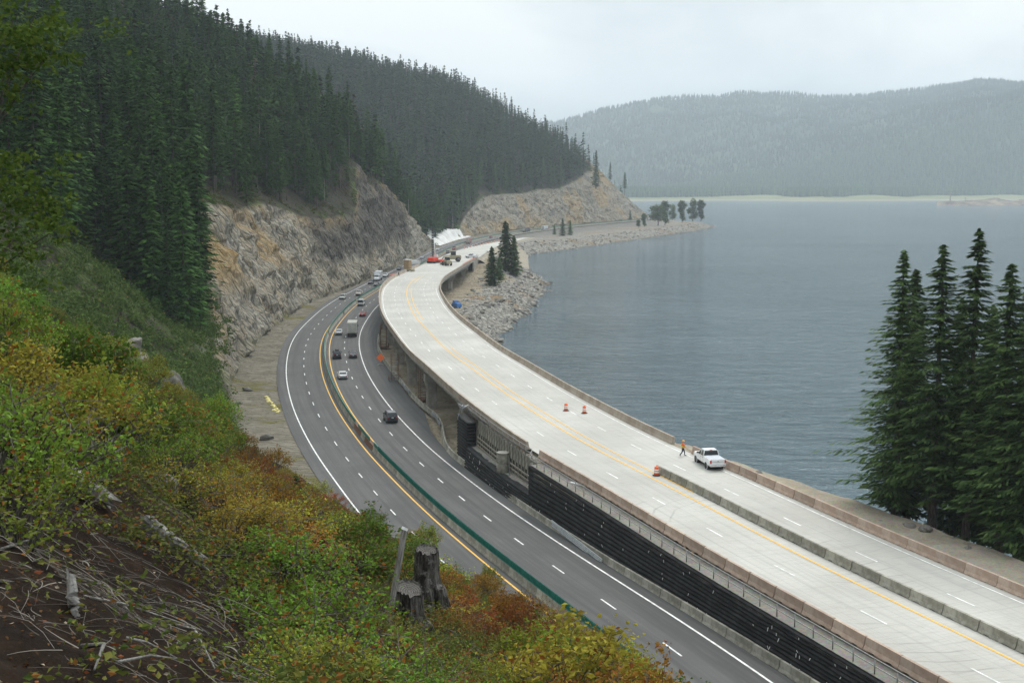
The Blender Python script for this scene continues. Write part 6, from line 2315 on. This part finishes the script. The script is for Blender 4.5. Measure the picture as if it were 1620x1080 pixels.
for (a, b_, r_, lb) in (((0, 930), (330, 1010), .022, 'long thin brown branch lying across the bare soil'), ((225, 962), (265, 975), .016, 'short pale bent stick on the soil beneath the shrubs'), ((250, 990), (340, 1070), .02, 'dark curved branch at the bottom of the slope'), ((300, 700), (378, 760), .018, 'thin dead branch arching over the orange shrubs'), ((130, 1035), (150, 1075), .025, 'pale forked stick near the bottom left corner'), ((0, 880), (50, 876), .02, 'weathered stick at the left edge above the bare soil'),
                        ((185, 1060), (300, 1058), .016, 'thin grey branch lying level at the bottom of the slope'), ((200, 1020), (290, 1060), .014, 'slender grey twig crossing the lower soil')):
    A_, B_ = ground_at(*a), ground_at(*b_)
    m1 = (A_ + B_) / 2 + np.array([random.uniform(-.15, .15), random.uniform(-.1, .1), .12])
    bb = MB().tube([tuple(A_ + [0, 0, .05]), tuple(m1), tuple(B_ + [0, 0, .06])], [r_ * .6, r_ * .5, r_ * .25], 6)
    tag(bb.build('dead_branch', M['log']), lb, 'branch')


def stump(px, py, r, h, label, rot=0.0, depth=None, top_tilt=(-.18, .30)):
    p = ground_at(px, py) if depth is None else at_y(px, py, depth)
    n, V, F = 40, [], []
    ph = [random.random() * 6 for _ in range(3)]
    rows = [(-.5, 1.7), (0, 1.42), (.15, 1.14), (.35, .98), (.6, .96), (.85, .95), (1.0, .93)]
    for i, (f, k) in enumerate(rows):
        for j in range(n):
            a = 2 * PI * j / n
            rr = r * k * (1 + (.07 + .16 * max(0, .3 - f)) * math.sin(5 * a + ph[0]) + .06 * (_h(j, 7, int(py), 2) - .5) + .05 * math.sin(11 * a + ph[1]) + .05 * math.sin(17 * a + ph[2]) + random.uniform(-.02, .02))
            x, y = math.cos(a) * rr, math.sin(a) * rr
            rag = (.10 * _h(j, 3, int(px), 4) ** 2 - .02) if i == len(rows) - 1 else 0
            V.append((x, y, f * h + rag + (x * top_tilt[0] + y * top_tilt[1]) * max(0, f)))
    for i in range(len(rows) - 1):
        for j in range(n): F.append((i * n + j, i * n + (j + 1) % n, (i + 1) * n + (j + 1) % n, (i + 1) * n + j))
    o = MB().add(V, F, 0).build('tree_stump', M['stump_bark'], None, tuple(p))
    tag(o, label, 'stump')
    top = [V[(len(rows) - 1) * n + j] for j in range(n)]
    Vt, Ft = [], []
    cz = h
    for q in (1.0, .9, .6, .3):
        for (x, y, z_) in top: Vt.append((x * q, y * q, h + (x * top_tilt[0] + y * top_tilt[1]) * q - (.03 if q < .95 else .0) + .05 * (q - .5) + random.uniform(-.006, .006)))
    for i in range(3):
        for j in range(n): Ft.append((i * n + j, i * n + (j + 1) % n, (i + 1) * n + (j + 1) % n, (i + 1) * n + j))
    Ft.append(tuple(3 * n + j for j in range(n)))
    MB().add(Vt, Ft, 0).build('cut_face', M['stump_top'], o)
    return p


m, t = mat('charred_stump_bark', .95, None, 0, .1)
co_ = t.coord('obj', (5, 5, 1.1))
nn = t.noise(co_, 1.6, 6, .7)
c = t.mix(t.ramp(nn, .42, .66), (.024, .021, .018), (.15, .138, .125))
c = t.mix(t.math('MULTIPLY', t.ramp(t.noise(t.coord('obj'), 6, 5, .7), .54, .68), .7), c, (.26, .25, .235))
t.col(c)
t.bump(nn, .08)
M['stump_bark'] = m
m, t = mat('stump_cut_face', .95, None, 0, .15)
tw = t.n('ShaderNodeTexWave', wave_type='RINGS', rings_direction='Z')
t.l(t.coord('obj'), tw.inputs[0])
tw.inputs['Scale'].default_value = 9
tw.inputs['Distortion'].default_value = 2.5
c = t.mix(tw.outputs[1], (.06, .055, .05), (.135, .125, .115))
c = t.mix(t.math('MULTIPLY', t.ramp(t.noise(t.coord('obj'), 5, 5, .7), .5, .7), .6), c, (.05, .045, .04))
t.col(c)
M['stump_top'] = m
SP = stump(648, 985, .245, .58, 'low sawn stump with a pale ringed top, in front of a taller stump', depth=20.0)
stump(676, 928, .22, .7, 'taller blackened stump standing behind the low ringed stump', depth=22.5, top_tilt=(-.05, .22))
P0, P1 = at_y(614, 990, 19.2), at_y(640, 838, 19.4)
ax = Vector(P1 - P0)
o = MB().box((0, 0, ax.length / 2), (.07, .07, ax.length), 0).build('wooden_post', M['wood_grey'], None, tuple(P0))
o.rotation_euler = ax.to_track_quat('Z', 'Y').to_euler()
tag(o, 'leaning square grey wooden post beside the two stumps', 'post')
MB().box((0, 0, ax.length + .02), (.074, .074, .045), 0, Matrix.Rotation(.3, 3, 'X')).build('chipped_top', M['white_tape'], o)
for k, (px, py, dep, tn, sc) in enumerate(((600, 1030, 18.2, 'olive', .42), (668, 1020, 18.6, 'orange', .45), (700, 985, 19.6, 'green', .5), (630, 1062, 17.2, 'yellow', .45), (720, 960, 21.5, 'orange', .6), (585, 975, 20.6, 'green', .45), (655, 1075, 16.6, 'red', .4))):
    q = at_y(px, py, dep)
    plant('low', q[0], q[1], tn, sc)
# rotten red-brown log mound
m, t = mat('rotten_wood', .95, None, 0, .1)
nn = t.noise(t.coord('pos', (4, 4, 9)), 2.0, 7, .75)
c = t.mix(t.ramp(nn, .38, .66), (.022, .012, .008), (.15, .058, .026))
t.col(c)
t.bump(nn, .12)
M['rotten'] = m
for a, b_, r_, lb in (((500, 885), (600, 925), .28, 'crumbling red brown rotten log left of the leaning post'), ((512, 868), (545, 893), .24, 'dark rotten stump end at the head of the red brown log')):
    A_, B_ = ground_at(*a), ground_at(*b_)
    log('rotten_log', A_ + np.array([0, 0, .12]), B_ + np.array([0, 0, .02]), r_, r_ * .6, M['rotten'], lb, 'rotten log', 14, 12, .35)
for px, py, k, lb in ((249, 772, .32, 'pale speckled boulder peeking out of the shrubs below the fallen log'), (560, 590, 0, '')):
    if not k: continue
    p = ground_at(px, py)
    rock('boulder', tuple(p + np.array([0, 0, .05])), (k * 1.2, k, k * .7), 1, lb, 'boulder')
# grey rock slabs showing through the green slope
for px, py, dep, k, lb in ((185, 552, 62, 1.3, 'smooth grey rock slab showing through the brush on the left slope, upper one'), (207, 568, 66, .95, 'smaller grey slab just below the upper slab on the left slope'), (275, 612, 75, .9, 'pale rock outcrop low on the left brush slope')):
    p = at_y(px, py, dep)
    p[2] = float(natural([p[0]], [p[1]])[0])
    rock('rock_slab', tuple(p), (k * 1.3, k, k * .5), int(px), lb, 'rock slab')
# young conifer below the lookout
p = at_y(470, 795, 34)
p[2] = float(natural([p[0]], [p[1]])[0])
V, F = conifer(950, 2.2, .95, .05, 16, 7, 7, .22, .05, .2, .9, .05)
sp_ = empty('sapling', tuple(p))
tag(sp_, 'young conifer sapling poking up from the shrubs beside the gravel shoulder', 'sapling')
link('crown', npmesh('crown', V, F, [M['needles_lake']]), sp_)
MB().tube([(0, 0, -.2), (0, 0, 2.1)], [.035, .01], 6).build('trunk', M['bark'], sp_)
ht = at_y(470, 752, 34)[2] - p[2]
sp_.scale = (ht / 2.2 * .9,) * 2 + (ht / 2.2,)
# leafy tree leaning in from the left
V_, tb = [], MB()
root = at_y(-150, 420, 15)
root[2] = float(natural([root[0]], [root[1]])[0])
for k, (px, py, dep, r_) in enumerate(((20, 35, 14, .5), (55, 25, 14, .35), (35, 75, 14.2, .4), (60, 100, 14.2, .35), (20, 120, 14, .4), (75, 90, 14, .22), (-20, 70, 14, .6), (5, 155, 14.1, .25), (10, 255, 14.5, .35), (20, 285, 14.5, .4), (45, 300, 14.5, .3), (-10, 330, 14.2, .5), (30, 345, 14.5, .45), (70, 345, 14.7, .3), (85, 365, 14.7, .2), (40, 385, 14.4, .4), (0, 400, 14, .5))):
    c = at_y(px, py, dep)
    n_l = int(420 * r_ ** 1.5 * 2.2)
    lob = g.normal(0, .75, (9, 3)) * r_ * np.array([1, 1, .5])
    P = c + lob[g.integers(0, 9, n_l)] + g.normal(0, .2, (n_l, 3)) * r_ * np.array([1.2, 1, .6])
    V_.append(leafcloud(P, .075, g, .6)[0])
    st = root + np.array([.3, 0, (c[2] - root[2]) * .45])
    tb.tube([tuple(root + [0, 0, -.3]), tuple(st), tuple((st + c) / 2 + g.normal(0, .12, 3)), tuple(c)], [.03, .022, .013, .005], 5)
V = np.vstack(V_)
lt = empty('leaning_tree', (0, 0, 0))
tag(lt, 'yellow green leafy tree leaning into view at the upper left edge', 'tree')
f_ = link('crown', npmesh('crown', V, np.arange(len(V)).reshape(-1, 4), [M['edge_leaf']]), lt)
f_.color = (.15, .17, .03, 1)
tb.build('trunk', M['bark'], lt)

# ================================================================== FAR SHORE AND HILLS
RA = [(500, 300), (1000, 303), (1100, 290), (1200, 268), (1300, 247), (1400, 222), (1500, 192), (1620, 152), (1900, 90)]
RBk = [(500, 260), (780, 215), (855, 196), (900, 187), (960, 172), (1030, 156), (1085, 152), (1130, 154), (1165, 145), (1200, 148), (1250, 145), (1290, 153), (1350, 152), (1400, 145), (1450, 140), (1510, 133), (1545, 128), (1580, 132), (1620, 135), (1900, 150)]
AZ = np.arange(640, 1860, 4.0)
RG = np.r_[np.arange(3300, 4500, 40.0), np.arange(4500, 8800, 90.0)]
AA, RR = np.meshgrid(AZ, RG, indexing='ij')


def treeline(az):
    az = np.ravel(az)
    return 130 + 420 * fbm(np.c_[az / 55, az * 0, az * 0 + 4], 3, 19) * tab(az, [(640, .35), (1080, .4), (1250, .9), (1860, 1.0)])


def far_z(az, rg):
    az, rg = np.ravel(az), np.ravel(rg)
    shore = tab(az, [(640, 3850), (1080, 3850), (1150, 3950), (1230, 3900), (1250, 3760), (1400, 3850), (1480, 4000), (1560, 4060), (1620, 4120), (1860, 4200)]) + 120 * (fbm(np.c_[az / 40, az * 0, az * 0], 3, 3) - .5)
    za = (HOR - (tab(az, RA) + 5)) / FPX * 5000 + CAM_Z
    zb = (HOR - (tab(az, RBk) + 5)) / FPX * 6800 + CAM_Z
    f1 = smooth(rg, shore, shore + 60)
    z = -6 + 7.5 * f1 + 15 * smooth(rg, shore + 20, shore + 420)
    t1 = np.clip((rg - 4500) / 500, 0, 1)
    z = z + (np.maximum(za, 10) - 8) * np.clip((rg - 4480) / 520, 0, 1) ** 1.15 * (rg < 5001) + (rg >= 5001) * (np.maximum(za, 10) - 8)
    t2 = np.clip((rg - 5000) / 1800, 0, 1)
    z = np.where(rg > 5000, z + (zb - z) * t2 ** .9, z)
    z = np.where(rg > 6800, zb - (rg - 6800) * .18, z)
    P = np.c_[(az - 810) * rg / FPX / 260, rg / 260, rg * 0]
    z = z + (fbm(P, 4, 55) - .5) * 120 * smooth(rg, 4500, 5600) * (1 - smooth(rg, 6300, 6800) * .8)
    return np.clip(z, -6.5, 780), shore


fz, shr = far_z(AA, RR)
X, Y = (AA.ravel() - 810) / FPX * RR.ravel(), RR.ravel()
beach = (1 - smooth(RR.ravel() - shr - treeline(AA), -60, 60)) * (RR.ravel() < 4600)
sand = (1 - smooth(RR.ravel() - shr, 60, 160)) * .8
me = npmesh('far_hills', np.c_[X, Y, fz], gridF(*AA.shape, flip=True), [M['farhill']], sm=True, attrs={'mask': np.c_[beach, sand, beach * 0]})
tag(link('far_hills', me), kind='structure')
# wooded far slopes, each tree a jagged cone
n = 40000
az = g.uniform(820, 1660, n)
rg = np.where(g.random(n) < .55, g.uniform(4050, 5000, n), 5000 + 1850 * g.random(n) ** 1.0)
tz, shr = far_z(az, rg)
k = (rg > np.minimum(shr + treeline(az), 4560)) & (tz > 4) & (fbm(np.c_[(az - 810) * rg / FPX / 190, rg / 190, rg * 0], 4, 57) > .22)
az, rg, tz = az[k], rg[k], tz[k]
cone_v = []
for ring_i, (zf, rf) in enumerate(((.04, .8), (.3, 1.0), (.32, .55), (.62, .68), (.64, .3), (1.0, .02))):
    for j in range(5):
        a_ = 2 * PI * (j + .5 * (ring_i % 2)) / 5
        cone_v.append((math.cos(a_) * rf, math.sin(a_) * rf, zf - (.05 if j % 2 and ring_i < 4 else 0)))
cone_v = np.array(cone_v)
cone_f = np.array([[i * 5 + j, i * 5 + (j + 1) % 5, (i + 1) * 5 + (j + 1) % 5, (i + 1) * 5 + j] for i in range(5) for j in range(5)])
hts = g.uniform(15, 27, len(az)) * np.where(rg < 4700, 1.25, 1)
rad_ = hts * g.uniform(.13, .22, len(az))
rot = g.random(len(az)) * 6.28
cx_, sy_ = np.cos(rot)[:, None], np.sin(rot)[:, None]
W_ = np.stack([(cone_v[:, 0] * cx_ - cone_v[:, 1] * sy_) * rad_[:, None] + ((az - 810) / FPX * rg)[:, None], (cone_v[:, 0] * sy_ + cone_v[:, 1] * cx_) * rad_[:, None] + rg[:, None], cone_v[:, 2] * hts[:, None] + tz[:, None] - 1], -1).reshape(-1, 3)
Fc = (cone_f[None] + (np.arange(len(az)) * 30)[:, None, None]).reshape(-1, 4)
M['farneedle'] = leafmat('far_slope_needles', (.020, .042, .022), (.050, .088, .038), transl=0, tint=True)
tag(link('far_slope_wood', npmesh('far_slope_wood', W_, Fc, [M['farneedle']], attrs={'tint': np.repeat(np.c_[np.clip(np.where(rg < 5000, .72, .22) + .5 * (fbm(np.c_[az / 30, rg / 300, rg * 0], 3, 8) - .5) + g.normal(0, .1, len(az)), 0, 1), az * 0, az * 0], 30, axis=0)})), kind='stuff')
M['spit'] = mottled('spit_rock', (.07, .06, .05), (.24, .20, .15), .03, .95, kind='pos')
# rocky spit with drowned stumps
n1, n2 = 90, 24
uu, vv = np.meshgrid(np.linspace(0, 1, n1), np.linspace(-1, 1, n2), indexing='ij')
px_ = 1478 + uu * 210
hw_ = 75 * np.sin(PI * np.clip(uu * .9 + .06, 0, 1)) ** .6
yy = 3000 + 60 * uu + vv * hw_
xx = (px_ - 810) / FPX * yy
zz_ = 20 * (1 - vv ** 2) * (fbm(np.c_[xx.ravel() / 45, yy.ravel() / 45, xx.ravel() * 0], 4, 7).reshape(xx.shape) * 1.7 - .25) * np.sin(PI * np.clip(uu * .85 + .08, 0, 1)) ** .5 - .4
me = npmesh('rocky_spit', np.c_[xx.ravel(), yy.ravel(), zz_.ravel()], gridF(n1, n2, flip=True), [M['spit']], sm=False)
tag(link('rocky_spit', me), kind='structure')
for px, top, lb in ((1503, 302, 'bare dead tree standing on the left end of the rocky spit'), (1527, 309, 'dead stump on the crest of the rocky spit')):
    p = at_y(px, 318, 3020)
    ht = at_y(px, top, 3020)[2] - p[2] + 3
    b = MB().tube([(0, 0, -2), (.5, 0, ht)], [1.6, .5], 6)
    for q in range(5): b.tube([(.2, 0, ht * (.35 + .12 * q)), (random.uniform(-7, 7), random.uniform(-3, 3), ht * (.5 + .12 * q))], [.6, .2], 4)
    tag(b.build('dead_tree', M['bark_pale'], None, (p[0], p[1], 3)), lb, 'dead tree')
# ================================================================== CAMERA, LIGHT, AIR
cam = bpy.data.cameras.new('Camera')
cam.sensor_width = 36
cam.lens = FPX / 1620 * 36
cam.clip_start = .1
cam.clip_end = 30000
co = bpy.data.objects.new('Camera', cam)
COL.objects.link(co)
co.location = (0, 0, CAM_Z)
co.rotation_euler = (PI / 2 - PITCH, 0, 0)
SC.camera = co

SUN_EL, SUN_AZ = math.radians(52), math.radians(22)     # azimuth measured from +Y towards +X
w = bpy.data.worlds.new('World')
SC.world = w
w.use_nodes = True
nt = w.node_tree
bg = nt.nodes['Background']
sky = nt.nodes.new('ShaderNodeTexSky')
sky.sky_type = 'NISHITA'
sky.sun_disc = False
sky.sun_elevation = SUN_EL
sky.sun_rotation = SUN_AZ
sky.air_density = 1.0
sky.dust_density = 3.0
tc = nt.nodes.new('ShaderNodeTexCoord')
mp = nt.nodes.new('ShaderNodeMapping')
mp.inputs['Scale'].default_value = (1.0, 1.0, 3.2)
nt.links.new(tc.outputs['Generated'], mp.inputs[0])
nz = nt.nodes.new('ShaderNodeTexNoise')
nz.inputs['Scale'].default_value = 1.9
nz.inputs['Detail'].default_value = 7
nz.inputs['Roughness'].default_value = .52
nz.inputs['Distortion'].default_value = .5
nt.links.new(mp.outputs[0], nz.inputs['Vector'])
cr = nt.nodes.new('ShaderNodeValToRGB')
e = cr.color_ramp.elements
e[0].position, e[0].color = .38, (4.1, 4.85, 5.3, 1)
e[1].position, e[1].color = .6, (9.0, 9.3, 9.2, 1)
nt.links.new(nz.outputs[0], cr.inputs[0])
mx = nt.nodes.new('ShaderNodeMix')
mx.data_type = 'RGBA'
mx.inputs[0].default_value = .93
nt.links.new(sky.outputs[0], mx.inputs[6])
nt.links.new(cr.outputs[0], mx.inputs[7])
# overcast luminance: zenith about three times the horizon
sz = nt.nodes.new('ShaderNodeSeparateXYZ')
nt.links.new(tc.outputs['Generated'], sz.inputs[0])
mr = nt.nodes.new('ShaderNodeMapRange')
mr.clamp = True
mr.inputs[1].default_value, mr.inputs[2].default_value = 0, 1
mr.inputs[3].default_value, mr.inputs[4].default_value = .50, 1.55
nt.links.new(sz.outputs[2], mr.inputs[0])
ml = nt.nodes.new('ShaderNodeVectorMath')
ml.operation = 'SCALE'
nt.links.new(mx.outputs[2], ml.inputs[0])
nt.links.new(mr.outputs[0], ml.inputs['Scale'])
nt.links.new(ml.outputs[0], bg.inputs[0])
bg.inputs[1].default_value = .14

sl_ = bpy.data.lights.new('sun', 'SUN')
sl_.energy = 1.5
sl_.angle = math.radians(18)
sl_.color = (1, .96, .9)
so = bpy.data.objects.new('sun', sl_)
COL.objects.link(so)
dv = Vector((math.sin(SUN_AZ) * math.cos(SUN_EL), math.cos(SUN_AZ) * math.cos(SUN_EL), math.sin(SUN_EL)))
so.rotation_euler = dv.to_track_quat('Z', 'Y').to_euler()
so.location = (0, 0, 400)

HAZE = .000105
b = MB().box((2100, 4200, 396), (7000, 10000, 808))
hz = b.build('haze', [])
m = bpy.data.materials.new('valley_haze')
m.use_nodes = True
t_ = m.node_tree
for n_x in list(t_.nodes):
    if n_x.type != 'OUTPUT_MATERIAL': t_.nodes.remove(n_x)
pv = t_.nodes.new('ShaderNodeVolumePrincipled')
pv.inputs['Color'].default_value = (.82, .91, 1.0, 1)
pv.inputs['Density'].default_value = HAZE
pv.inputs['Anisotropy'].default_value = .2
t_.links.new(pv.outputs[0], [n_x for n_x in t_.nodes if n_x.type == 'OUTPUT_MATERIAL'][0].inputs['Volume'])
hz.data.materials.append(m)
tag(hz, kind='stuff')

vs = SC.view_settings
vs.view_transform = 'Standard'
vs.look = 'None'
vs.exposure = .36
vs.gamma = 1
SC.cycles.max_bounces = 6
SC.cycles.diffuse_bounces = 2
SC.cycles.glossy_bounces = 3
SC.cycles.transparent_max_bounces = 6
SC.cycles.volume_bounces = 2
SC.cycles.use_adaptive_sampling = True
SC.cycles.adaptive_threshold = .02
